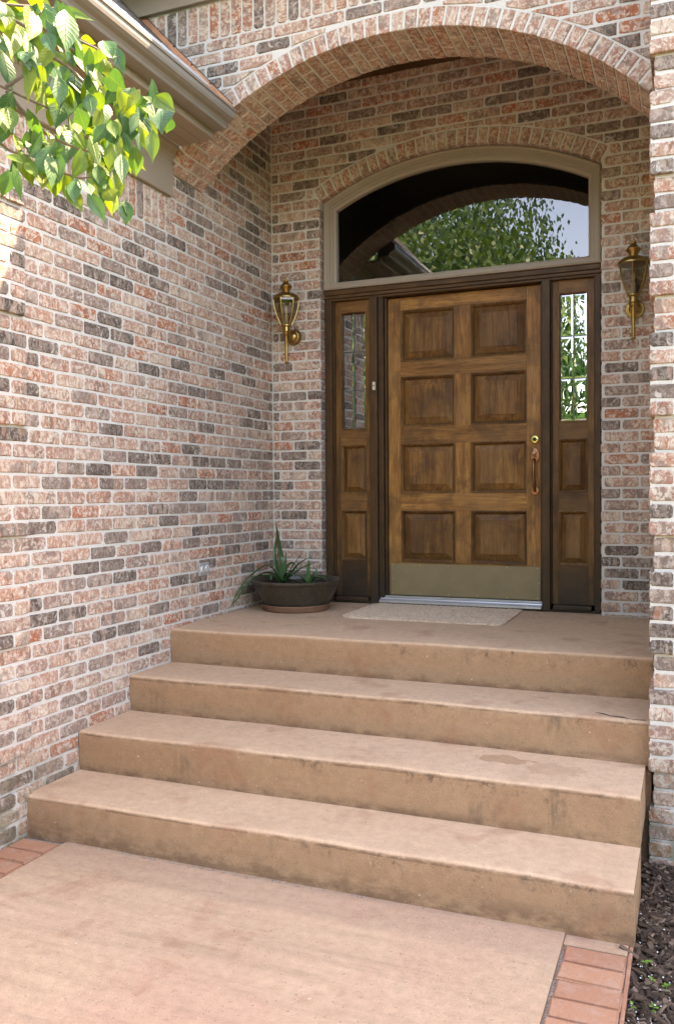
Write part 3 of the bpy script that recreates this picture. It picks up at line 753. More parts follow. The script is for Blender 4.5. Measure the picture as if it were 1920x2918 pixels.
DX0, DX1, DZ0, DZ1 = .795, 1.800, .058, 2.038
cols = ((.882, 1.250), (1.355, 1.713)); rows = ((.285, .625), (.740, 1.070), (1.180, 1.515), (1.615, 1.955))
def plank(x0, x1, z0, z1, y, mat, par, name, dep=.04): return MB().box(x0, x1, y, y+dep, z0, z1, .0012).build(name, mat, par)
plank(DX0, cols[0][0]-.0005, DZ0, DZ1, DY, M['wood_v'], t, 'stile'); plank(cols[1][1]+.0005, DX1, DZ0, DZ1, DY, M['wood_v'], t, 'stile')
rz = [DZ0] + [v for r_ in rows for v in r_] + [DZ1]
for i in range(5): plank(cols[0][0], cols[1][1], rz[2*i], rz[2*i+1], DY+.0004, M['wood_h'], t, 'rail')
for z0, z1 in rows:
    plank(cols[0][1], cols[1][0], z0+.0005, z1-.0005, DY+.0008, M['wood_v'], t, 'muntin')
    for x0, x1 in cols: raised_panel(x0, x1, z0, z1, DY, M['wood_v'], t)
MB().box(DX0+.02, DX1-.02, DY+.0405, DY+.052, DZ0+.02, DZ1-.02).build('core', M['wood_d'], t)
kp = MB().box(.808, 1.797, DY-.0025, DY+.001, .062, .272, .0008).build('kick_plate', M['kick'], t)
for x in [.818+i*.1923 for i in range(6)]:
    for z in (.073, .262): MB().lathe([(.0032, 0), (.0032, .0008), (.0018, .0016)], (x, DY-.0022, z), 8, 'y').build('screw', M['lock'], kp)
for x in (.818, 1.787): MB().lathe([(.0032, 0), (.0032, .0008), (.0018, .0016)], (x, DY-.0022, .168), 8, 'y').build('screw', M['lock'], kp)
db = MB().lathe([(.026, -.001), (.026, .004), (.022, .012), (.019, .013)], (1.764, DY, 1.074), 24, 'y').build('deadbolt', M['lock'], t, True)
MB().lathe([(.0125, .012), (.0125, .015), (.006, .0155)], (1.764, DY, 1.074), 16, 'y').box(1.7625, 1.7655, DY-.0165, DY-.015, 1.068, 1.080).build('keyhole', M['dark'], db)
# handle set: oval plate, thumb latch, curved grip, lower rosette
vs = []
def oval(cx, cz, a, b, n=28): return [(cx+a*math.cos(2*math.pi*i/n), cz+b*math.sin(2*math.pi*i/n)*(1+.0*i)) for i in range(n)]
def oval_plate(cx, cz, a, b, d):
    mb = MB(); loops = [(1, .001), (1, -d*.5), (.9, -d*.9), (.6, -d)]; n = 28; vv = []
    for s_, yy in loops: vv += [(x, DY+yy, z) for x, z in oval(cx, cz, a*s_, b*s_, n)]
    mb.add(vv, [(j*n+i, j*n+(i+1) % n, (j+1)*n+(i+1) % n, (j+1)*n+i) for j in range(3) for i in range(n)]+[tuple(range(3*n, 4*n))]); return mb
hs = oval_plate(1.764, .972, .030, .050, .008).build('handle_plate', M['bronze'], t, True)
MB().tube([(1.764, DY-.004, .990), (1.764, DY-.020, .985), (1.764, DY-.034, .990)], [.006, .007, .010], 10).build('thumb_latch', M['bronze'], hs, True)
MB().lathe([(.006, 0), (.006, .0015)], (1.766, DY-.0075, .968), 10, 'y').build('keyhole', M['dark'], hs)
MB().tube([(1.764, DY-.004, .938), (1.764, DY-.030, .948), (1.764, DY-.052, .930), (1.764, DY-.058, .895), (1.764, DY-.054, .85), (1.764, DY-.046, .81), (1.764, DY-.034, .775), (1.764, DY-.018, .752), (1.764, DY-.003, .748)],
          [.007, .008, .009, .010, .0095, .0085, .0075, .007, .007], 12).build('grip', M['bronze'], t, True)
oval_plate(1.764, .752, .026, .028, .007).build('rosette', M['bronze'], t, True)
# frame
t = thing('door_frame', 'dark brown wooden frame round the door and both sidelights, blackened at its foot', 'frame', (1.267, FY, 0))
def jamb(x0, x1, name='jamb', y0=FY, y1=.19, z0=.006, z1=2.046, mat='wood_d'): return MB().box(x0, x1, y0, y1, z0, z1, .004).build(name, M[mat], t)
jamb(.368, .418); jamb(.4185, .4250, 'stop', FY+.022, z0=.045)
jamb(2.131, 2.1665); jamb(2.1250, 2.1305, 'stop', FY+.022, z0=.045)
jamb(.690, .742, 'mullion', FY-.006); jamb(.7425, .778, 'stop', FY+.020, z0=.02); jamb(.7785, .7935, 'stop', FY+.046, z0=.02)
jamb(1.818, 1.868, 'mullion', FY-.006); jamb(1.8015, 1.8175, 'stop', FY+.046, z0=.02)
jamb(.6840, .6895, 'stop', FY+.022, z0=.045); jamb(1.8685, 1.8740, 'stop', FY+.022, z0=.045)
MB().box(.368, 2.1665, FY-.003, .19, 2.0835, 2.116, .004).build('header', M['wood_dh'], t)
MB().box(.368, 2.1665, FY+.008, .19, 2.0620, 2.083, .003).build('header_moulding', M['wood_dh'], t)
MB().box(.368, 2.1665, FY+.020, .19, 2.0465, 2.0615, .003).build('header_stop', M['wood_dh'], t)
for x0, x1 in ((.4655, .644), (1.9145, 2.085)): MB().box(x0-.03, x1+.03, FY-.002, .19, .0165, .044, .004).build('sill', M['wood_dh'], t)
for x0, x1 in ((.420, .689), (.7955, 1.7995), (1.870, 2.129)):                  # weathered, ribbed strip under the sills
    sp = MB().box(x0, x1, FY+.012, .17, .002, .0160); n = int((x1-x0)/.009)
    for i in range(n): sp.box(x0+.003+i*.009, x0+.007+i*.009, FY+.008, FY+.0118, .002, .0155)
    sp.build('sill_strip', M['wood_dh'], t)
th = thing('threshold', 'silver aluminium threshold strip under the front door', 'threshold', (1.297, .09, .017))
MB().prism([(FY-.012, .0165), (.185, .0165), (.185, .0555), (FY+.050, .0545), (FY+.020, .044), (FY+.016, .038), (FY-.008, .032), (FY-.012, .028)], .752, 1.814, lambda u, v, a: (a, u, v)).build('saddle', M['alu'], th)
for yy, zz in ((FY+.030, .0495), (FY+.043, .0535)): MB().box(.754, 1.812, yy, yy+.004, zz, zz+.004, .001).build('rib', M['alu'], th)
# sidelights
def sidelight(x0, x1, lab):
    t = thing('sidelight', lab, 'sidelight', ((x0+x1)/2, SY, .045), 'sidelights flanking the door')
    gx0, gx1 = x0+.036, x1-.036; rz = [.0455, .288, .626, .738, 1.072, 1.172, 1.972, 2.0455]
    plank(x0, gx0, rz[0], rz[-1], SY, M['wood_s'], t, 'stile'); plank(gx1, x1, rz[0], rz[-1], SY, M['wood_s'], t, 'stile')
    for i in (0, 2, 4, 6): plank(gx0+.0004, gx1-.0004, rz[i], rz[i+1], SY+.0005, M['wood_sh'] if i else M['wood_dh'], t, 'rail')
    for i in (1, 3): raised_panel(gx0, gx1, rz[i], rz[i+1], SY, M['wood_s'], t, .016, .030)
    z0, z1 = rz[5], rz[6]; mb = MB()
    def ring(d, yy): return [(gx0+d, yy, z0+d), (gx1-d, yy, z0+d), (gx1-d, yy, z1-d), (gx0+d, yy, z1-d)]
    rr = [ring(-.001, SY+.001), ring(-.0005, SY-.004), ring(.005, SY-.0045), ring(.008, SY+.001), ring(.009, SY+.008), ring(.009, SY+.03)]
    mb.add([p for r_ in rr for p in r_], [(4*a+i, 4*a+(i+1) % 4, 4*a+4+(i+1) % 4, 4*a+4+i) for a in range(len(rr)-1) for i in range(4)]); mb.build('moulding', M['wood_m'], t)
    ax0, ax1, az0, az1 = gx0+.009, gx1-.009, z0+.009, z1-.009; xm = (ax0+ax1)/2; zs = [az0, az0+(az1-az0)*.333, az0+(az1-az0)*.667, az1]
    yg = SY+.018; bv = .011
    for j in range(3):
        for a, b in ((ax0, xm), (xm, ax1)):
            a2, b2, c2, d2 = a+.0022, b-.0022, zs[j]+.0022, zs[j+1]-.0022; q = U(-.004, .004)
            p = [(a2, yg, c2), (b2, yg, c2), (b2, yg, d2), (a2, yg, d2), (a2+bv, yg-.0013, c2+bv), (b2-bv, yg-.0013+q*.06, c2+bv), (b2-bv, yg-.0013+q*.06, d2-bv), (a2+bv, yg-.0013, d2-bv)]
            MB().add(p, [(0, 1, 5, 4), (1, 2, 6, 5), (2, 3, 7, 6), (3, 0, 4, 7), (4, 5, 6, 7)]).build('pane', M['bevel'], t)
    MB().box(xm-.0028, xm+.0028, yg-.003, yg+.003, az0, az1).build('came', M['came'], t)
    for j in (1, 2):
        for a, b in ((ax0, xm-.003), (xm+.003, ax1)): MB().box(a, b, yg-.0028, yg+.0028, zs[j]-.0026, zs[j]+.0026).build('came', M['came'], t)
sidelight(.4255, .6835, 'wood sidelight with leaded glass between the planter and the door')
sidelight(1.8745, 2.1245, 'wood sidelight on the handle side of the door, its leaded glass mirroring trees')
o = thing('doorbell', 'small ivory doorbell button on the mullion beside the door', 'doorbell', (.722, FY-.006, 1.455))
MB().box(.7125, .7325, FY-.014, FY-.0065, 1.428, 1.482, .002).build('plate', M['ivory'], o)
MB().lathe([(.0055, 0), (.0055, .002), (.003, .0035)], (.7225, FY-.014, 1.457), 12, 'y').build('button', M['came'], o)
# arched transom window
t = thing('arched_window', 'arched transom window above the door in a beige frame, reflecting a tree', 'window', (OC, .06, 2.12))
def arch_loop(x0, x1, zb, r, y, n=30):
    pts = [(x0, y, zb), (x1, y, zb)]
    for i in range(n+1):
        x = x1+(x0-x1)*i/n; pts.append((x, y, circ_z(x, r, OC, WCZ)))
    return pts
def lerp_loop(f, y): return arch_loop(.367+(.455-.367)*f, 2.167+(2.095-2.167)*f, 2.118+(2.168-2.118)*f, WR-.003-(.087)*f, y)
spec = [(0, .088), (0, .046), (.14, .042), (.22, .046), (.52, .046), (.56, .054), (.74, .054), (.78, .062), (.97, .066), (1, .072), (1, .105)]
loops = [lerp_loop(f, y) for f, y in spec]; n = len(loops[0])
mb = MB(); mb.add([p for l in loops for p in l], [(j*n+i, j*n+(i+1) % n, (j+1)*n+(i+1) % n, (j+1)*n+i) for j in range(len(loops)-1) for i in range(n)])
mb.build('frame', M['trim'], t)
pl = lerp_loop(.985, .092); MB().add(pl, [tuple(range(n))]).build('pane', M['glass'], t)
# dark hall behind the glass
hall = MB().box(.1, 2.6, .24, 4.5, -.02, 3.3); o = hall.build('hall', M['room'])
me = o.data; bm = bmesh.new(); bm.from_mesh(me); bmesh.ops.delete(bm, geom=[f for f in bm.faces if f.normal.y < -.9], context='FACES'); bm.to_mesh(me); bm.free(); tag(o, kind='structure')
# porch ceiling
tag(MB().box(-.1, 2.6, AY1-.02, .0885, 3.462, 3.49).build('ceiling', M['wood_d']), kind='structure')
# ------------------------------------------------------------------ eave, gutter and roofs
YE = -1.252                                   # the wing's eave dies into the archway here
ex = lambda u, v, a: (u, a, v)
t = thing('eave', 'beige painted eave of the wing: frieze board, grooved soffit and fascia', 'eave', (0, -2.3, 2.38))
MB().box(.0005, .022, -3.30, YE, 2.388, 2.575, .002).build('frieze_board', M['trim'], t)
MB().prism([(.0005, 2.5755), (.022, 2.5755), (.026, 2.595), (.040, 2.606), (.044, 2.630), (.060, 2.640), (.064, 2.659), (.0005, 2.659)], -3.30, YE, ex).build('crown_moulding', M['trim'], t)
for x0, x1 in ((.0645, .128), (.1315, .205), (.2085, .2595)): MB().box(x0, x1, -3.30, YE, 2.6595, 2.675, .0015).build('soffit_board', M['trim'], t)
MB().box(.260, .285, -3.30, YE, 2.6595, 2.870, .002).build('fascia', M['trim'], t)
t = thing('rain_gutter', 'beige metal gutter with a slotted leaf guard along the wing roof', 'gutter', (.35, -2.3, 2.70))
GP = [(.2855, 2.7994), (.2855, 2.7000), (.352, 2.7000), (.358, 2.7028), (.362, 2.7163), (.372, 2.7291), (.392, 2.7369), (.407, 2.7476), (.412, 2.7618), (.412, 2.7831), (.419, 2.7859), (.419, 2.7944), (.409, 2.7944), (.4095, 2.7873), (.4095, 2.7632), (.404, 2.7504), (.390, 2.7405), (.368, 2.7320), (.358, 2.7192), (.355, 2.7046), (.2885, 2.7046), (.2885, 2.7994)]
MB().prism(GP, -3.30, YE-.004, ex).build('trough', M['gutter'], t)
cap = [p for p in GP[:12]]; MB().prism(cap, YE-.0035, YE-.001, ex).build('end_cap', M['gutter'], t)
gd = MB(); sl = (.330, 2.975)
def gpt(f, h=0): return (.409+(.300-.409)*f+h*.8, 2.797+(2.912-2.797)*f+h*.6)
gd.prism([gpt(0), gpt(1), gpt(1, .003), gpt(0, .003)], -3.30, YE-.27, ex)
for i in range(9):
    f0 = .06+i*.1; gd.prism([gpt(f0, .003), gpt(f0+.045, .003), gpt(f0+.045, .010), gpt(f0, .008)], -3.30, YE-.28, ex)
for i in range(6): gd.prism([gpt(.1, .010), gpt(.92, .010), gpt(.92, .013), gpt(.1, .013)], -3.0+.3*i, -2.992+.3*i, ex)
gd.build('leaf_guard', M['guard'], t)
# wing roof and its copper flashing against the archway
SLP = 1.055
t = thing('wing_roof', 'steep shingled roof of the left wing behind the gutter', 'roof', (-2, -2.3, 2.7))
def rf(x): return 2.80+(.38-x)*SLP
MB().prism([(.295, rf(.295)), (-3.2, rf(-3.2)), (-6.6, rf(.2)), (-6.6, rf(.2)-.12), (-3.2, rf(-3.2)-.15), (.295, rf(.295)-.10)], -3.45, YE-.012, ex).build('roof_deck', M['shingle'], t)
for i in range(14):
    x = .305-i*.10; MB().prism([(x, rf(x)+.002), (x-.16, rf(x-.16)+.001), (x-.16, rf(x-.16)+.007), (x, rf(x)+.010)], -3.47, YE-.014, ex).build('shingle_course', M['shingle'], t)
t = thing('flashing', 'bright copper flashing where the wing roof meets the arch brickwork', 'flashing', (.2, AY0, 2.85))
mb = MB(); mb.prism([(.392, 2.770), (.392, 2.832), (-.42, 2.832+.812*SLP), (-.42, 2.760+.812*SLP)], AY0-.0045, AY0-.0030, ex); mb.build('strip', M['copper'], t)
MB().prism([(.394, 2.8325), (.394, 2.838), (-.42, 2.838+.814*SLP), (-.42, 2.8325+.814*SLP)], AY0-.006, AY0-.002, ex).build('sealant_edge', M['lead'], t)
for xx in (.26, .145, .03): MB().lathe([(.005, 0), (.005, .004), (.002, .006)], (xx, AY0-.004, 2.830+(.392-xx)*SLP), 8, 'y').build('nail', M['lead'], t)
# main roof over the porch
t = thing('main_eave', 'beige frieze board and eave above the archway soldier course', 'eave', (1.25, -1.3, 3.4))
MB().box(-3.0, 8.0, AY0-.026, AY0-.003, 3.405, 3.625, .002).build('frieze_board', M['trim'], t)
MB().box(-3.0, 8.0, -1.56, AY0+.05, 3.626, 3.645).build('soffit_board', M['trim'], t)
MB().box(-3.0, 8.0, -1.585, -1.561, 3.60, 3.78).build('fascia', M['trim'], t)
t = thing('main_roof', 'dark shingled main roof of the house', 'roof', (2, 2, 3.65))
MB().prism([(-1.60, 3.74), (3.4, 8.4), (8.4, 3.74), (8.4, 3.65), (-1.60, 3.65)], -3.2, 8.2, lambda u, v, a: (a, u, v)).build('roof_deck', M['shingle'], t)
t = thing('house_wall', 'plain brick house walls behind and beside the porch', 'wall', (2, 4, -.85))
MB().box(-3.0, -.63, AY0, .2, 2.2, 3.6).build('upper_wall', M['brick'], t)
MB().box(3.125, 8.0, -1.0, .2, -.86, 3.62).build('side_wall', M['brick'], t)
MB().box(-3.0, 8.0, 4.6, 8.3, -.86, 3.62).build('back_wall', M['brick'], t)
MB().box(-6.4, -.21, -3.0, 4.5, -.86, 2.66).build('wing_core', M['brick'], t)
MB().box(2.65, 8.0, .21, 4.55, -.86, 3.6).build('core', M['brick'], t)

# ------------------------------------------------------------------ wall lanterns
def lantern(cx, lab):
    t = thing('wall_lantern', lab, 'lantern', (cx, -.02, 1.8), 'brass wall lanterns beside the door')
    cy = -.130; Z = 1.600; c = (cx, cy, Z)
    MB().lathe([(.054, 0), (.054, .006), (.049, .012), (.046, .012), (.042, .020), (.034, .022), (.028, .034), (.012, .044)], (cx, -.003, 1.808), 28, 'y').build('back_plate', M['brass'], t, True)
    MB().tube([(cx, -.03, 1.808), (cx, -.06, 1.800), (cx, -.085, 1.806), (cx, -.105, 1.826), (cx, cy, 1.834)], [.010, .009, .009, .010, .010], 10).build('arm', M['brass'], t, True)
    MB().lathe([(.001, 0), (.006, .004), (.004, .010), (.013, .018), (.014, .021), (.008, .026), (.008, .032), (.0095, .05), (.011, .12), (.0125, .195), (.0165, .200), (.023, .206), (.026, .215), (.022, .223)], c, 20).build('stem', M['brass'], t, True)
    MB().lathe([(.022, .224), (.024, .230), (.022, .236), (.024, .255), (.036, .262), (.036, .268)], c, 20).build('collar', M['brass'], t, True)
    hts = [(.268, .035), (.300, .050), (.340, .066), (.385, .078), (.425, .0835), (.440, .084)]
    ang = [math.radians(60*i+30) for i in range(6)]
    for a in ang: MB().tube([(cx+r*math.cos(a), cy+r*math.sin(a), Z+h) for h, r in hts], .0034, 6).build('rib', M['brass'], t, True)
    for i in range(6):
        a, b = ang[i], ang[(i+1) % 6]; vs = []
        for h, r in hts: vs += [(cx+.985*r*math.cos(a), cy+.985*r*math.sin(a), Z+h), (cx+.985*r*math.cos(b), cy+.985*r*math.sin(b), Z+h)]
        MB().add(vs, [(2*j, 2*j+1, 2*j+3, 2*j+2) for j in range(len(hts)-1)]).build('pane', M['lamp_glass'], t)
    MB().lathe([(.083, .438), (.089, .440), (.089, .446), (.080, .462), (.058, .476), (.036, .484), (.022, .487)], c, 24).build('cap', M['brass'], t, True)
    MB().lathe([(.022, .488), (.024, .498), (.036, .512), (.042, .522), (.041, .527), (.030, .536), (.022, .548), (.014, .556), (.019, .560), (.019, .563), (.006, .570), (.006, .590), (.002, .598)], c, 20).build('finial', M['brass'], t, True)
    MB().lathe([(.014, .268), (.014, .280), (.012, .30), (.012, .325), (.013, .33), (.006, .345), (.010, .36), (.010, .378), (.002, .396)], c, 12).build('candle', M['ivory'], t, True)
lantern(.170, 'brass carriage lantern with clear panes on the entry wall above the planter')
lantern(2.364, 'brass carriage lantern with clear panes between the handle-side sidelight and the pillar')

# ------------------------------------------------------------------ planter, aloe, mat, outlet
PXc, PYc = .330, -.345
t = thing('plant_saucer', 'round terracotta saucer under the dark planter bowl', 'saucer', (PXc, PYc, 0))
MB().lathe([(.195, .001), (.205, .004), (.214, .018), (.218, .034), (.220, .036), (.220, .042), (.212, .042), (.208, .036), (.19, .010), (.001, .009)], (PXc, PYc, 0), 48).build('dish', M['saucer'], t, True)
t = thing('planter_bowl', 'wide dark glazed planter bowl standing in the porch corner', 'planter', (PXc, PYc, .01))
MB().lathe([(.17, .0105), (.195, .014), (.206, .042), (.226, .075), (.250, .115), (.272, .155), (.280, .172), (.290, .176), (.296, .184), (.296, .193), (.290, .198), (.280, .197), (.272, .188), (.262, .165), (.255, .150)], (PXc, PYc, 0), 56).build('bowl', M['pot'], t, True)
mb = MB(); n = 40; vs = [(PXc, PYc, .170)]+[(PXc+.266*math.cos(2*math.pi*i/n), PYc+.266*math.sin(2*math.pi*i/n), .168) for i in range(n)]
mb.add(vs, [(0, 1+i, 1+(i+1) % n) for i in range(n)]); mb.build('soil', M['soil'], t)
def aloe_leaf(pts, wd, t):
    """fleshy tapered blade: channelled top, rounded back"""
    pts = [Vector(p) for p in pts]; m = 14; path = []
    for i in range(m+1):                       # smooth path (Catmull-Rom)
        f = i/m*(len(pts)-1); k = min(int(f), len(pts)-2); u = f-k
        p0, p1, p2, p3 = pts[max(k-1, 0)], pts[k], pts[k+1], pts[min(k+2, len(pts)-1)]
        path.append(.5*((2*p1)+(p2-p0)*u+(2*p0-5*p1+4*p2-p3)*u*u+(3*p1-p0-3*p2+p3)*u**3))
    vs = []; side0 = None
    for i, p in enumerate(path):
        tg = (path[min(i+1, m)]-path[max(i-1, 0)]).normalized()
        sd = tg.cross(Vector((0, 0, 1)))
        if sd.length < .2: sd = Vector((1, 0, 0)) if side0 is None else side0
        sd = sd.normalized()
        if side0 is not None and sd.dot(side0) < 0: sd = -sd
        side0 = sd; up = sd.cross(tg).normalized(); f = i/m
        q = wd*(1-f**2.2)*(1-.12*math.sin(f*3))+.0006
        vs += [p+sd*q, p+up*q*.12, p-sd*q, p-sd*q*.6-up*q*.42, p-up*q*.60, p+sd*q*.6-up*q*.42]
    mb = MB(); mb.add(vs, [(j*6+i, j*6+(i+1) % 6, j*6+6+(i+1) % 6, j*6+6+i) for j in range(m) for i in range(6)]+[tuple(range(6))])
    return mb.build('leaf', M['aloe'], t, True)
t = thing('aloe_plant', 'aloe with long drooping green leaves and two dry flower stalks in the bowl', 'plant', (PXc, PYc, .17))
B1 = Vector((.235, -.36, .175)); B2 = Vector((.42, -.37, .175))
AL = [([(0, 0, 0), (-.01, .02, .13), (-.035, .03, .26), (-.055, .03, .375)], .027), ([(0, 0, 0), (-.055, .03, .10), (-.075, .05, .20), (-.06, .06, .31)], .017),
      ([(0, 0, .02), (-.06, -.02, .10), (-.12, -.03, .105), (-.19, -.10, .03), (-.21, -.20, -.05), (-.205, -.30, -.13)], .017),
      ([(0, -.01, .02), (-.06, -.05, .07), (-.13, -.09, .045), (-.18, -.17, -.03), (-.20, -.25, -.10), (-.205, -.34, -.145)], .015),
      ([(0, 0, .01), (-.05, -.02, .04), (-.13, -.03, .042), (-.20, -.05, .03), (-.225, -.07, .035)], .017),
      ([(0, 0, .02), (.02, .03, .10), (.05, .06, .125), (.075, .07, .08), (.08, .06, .02)], .022), ([(.02, -.02, .01), (.07, -.04, .05), (.13, -.05, .115), (.19, -.05, .155), (.25, -.06, .175)], .016),
      ([(.03, -.02, .01), (.09, -.02, .06), (.16, -.01, .105), (.22, -.01, .125), (.26, -.01, .128)], .012), ([(-.01, .03, 0), (-.005, .06, .10), (.0, .07, .19)], .012),
      ([(0, -.03, 0), (-.03, -.08, .05), (-.02, -.12, .02)], .013), ([(.01, .02, 0), (.05, .05, .10), (.10, .07, .17)], .011), ([(-.02, .02, 0), (-.09, .04, .09), (-.15, .03, .15)], .011), ([(.02, 0, 0), (.06, -.07, .06), (.13, -.13, .07), (.17, -.16, .05)], .012), ([(-.02, 0, 0), (-.10, .0, .06), (-.17, -.03, .03), (-.215, -.08, -.02)], .014)]
for p, wd in AL: aloe_leaf([B1+Vector(q) for q in p], wd*.98, t)
AL2 = [([(0, 0, 0), (.005, .0, .06), (.01, .0, .15)], .022), ([(.01, 0, 0), (.06, -.02, .045), (.12, -.03, .04), (.155, -.03, .02)], .020), ([(0, 0, 0), (-.03, -.02, .04), (-.05, -.03, .055)], .014), ([(.02, .02, 0), (.04, .05, .06), (.03, .06, .09)], .013),
       ([(-.01, -.02, 0), (-.08, -.08, .03), (-.16, -.11, .018)], .014), ([(.03, .01, 0), (.10, .03, .04), (.14, .04, .085)], .011)]
for p, wd in AL2: aloe_leaf([B2+Vector(q) for q in p], wd*1.0, t)
for p in (((.20, -.34, .17), (.196, -.34, .36), (.188, -.34, .505)), ((.235, -.34, .17), (.215, -.34, .33), (.196, -.34, .46))): MB().tube(p, [.0035, .003, .002], 6).build('flower_stalk', M['stalk'], t)
# mat
def mat_outline(x0, x1, y0, y1, r, n=6):
    pts = []
    for cx, cy, a0 in ((x1-r, y1-r, 0), (x0+r, y1-r, 90), (x0+r, y0+r, 180), (x1-r, y0+r, 270)):
        for i in range(n+1): a = math.radians(a0+90*i/n); pts.append((cx+r*math.cos(a), cy+r*math.sin(a)))
    return pts
ol = mat_outline(.735, 1.705, -.605, .040, .055); t = thing('doormat', 'beige shag doormat lying before the front door', 'doormat', (1.22, -.28, 0))
mb = MB(); n = len(ol); mx, my = 1.22, -.2825; vs = []
for s_, z in ((1, .0008), (1.002, .006), (.99, .010)): vs += [(mx+(x-mx)*s_, my+(y-my)*s_, z) for x, y in ol]
mb.add(vs, [(j*n+i, j*n+(i+1) % n, (j+1)*n+(i+1) % n, (j+1)*n+i) for j in range(2) for i in range(n)]+[tuple(range(2*n, 3*n))]); mb.build('backing', M['mat'], t)
rv, rf_ = [], []
for i in range(26000):
    x, y = U(.733, 1.707), U(-.608, .043)
    if (x < .78 or x > 1.66) and (y < -.56 or y > 0): 
        cx = .79 if x < 1.2 else 1.65; cy = -.55 if y < -.3 else -.015
        if math.hypot(x-cx, y-cy) > .057 and (x-cx)*(1 if x > 1.2 else -1) > 0 and (y-cy)*(1 if y > -.3 else -1) > 0: continue
    a = U(0, 6.28); r = .0022; h = U(.003, .008); dx, dy = U(-.006, .006), U(-.006, .006); k = len(rv); z0 = .009
    for j in range(3): rv.append((x+r*math.cos(a+j*2.1), y+r*math.sin(a+j*2.1), z0))
    rv.append((x+dx, y+dy, z0+h)); rf_ += [(k, k+1, k+3), (k+1, k+2, k+3), (k+2, k, k+3)]
me = bpy.data.meshes.new('pile'); me.from_pydata(rv, [], rf_); me.materials.append(M['mat']); o = mkobj('pile', me, t); o['kind'] = 'stuff'
# outlet
t = thing('outdoor_outlet', 'grey weatherproof outlet with two round lids low on the side wall', 'outlet', (.005, -.938, .3))
MB().box(-.004, .010, -.990, -.886, .262, .338, .003).build('cover_plate', M['grey'], t)
for yy in (-.963, -.913):
    l = MB().lathe([(.0225, .0095), (.0225, .014), (.020, .018), (.008, .019)], (0, yy, .300), 22, 'x').build('lid', M['lid'], t, True)
    MB().box(.018, .0215, yy-.003, yy+.003, .284, .316, .001).build('lid_rib', M['grey'], l)
# crumbs on the porch floor
def crumb(i):
    x, y = (U(1.75, 2.45), U(-.28, -.03)) if i < 40 else (U(.1, 2.4), U(-1.2, -.1))
    r = U(.002, .0055); c = Vector((x, y, .001)); vs = [(c+Vector((math.cos(a)*r*U(.5, 1.2), math.sin(a)*r*U(.5, 1.2), U(.0005, .003))))[:] for a in (0, 1.6, 3.1, 4.7)]
    return vs+[(c+Vector((0, 0, .004)))[:]], [(0, 1, 4), (1, 2, 4), (2, 3, 4), (3, 0, 4)]
scatter('debris', 62, crumb, M['stalk'], 'dark crumbs of dirt scattered on the porch floor', 'debris')

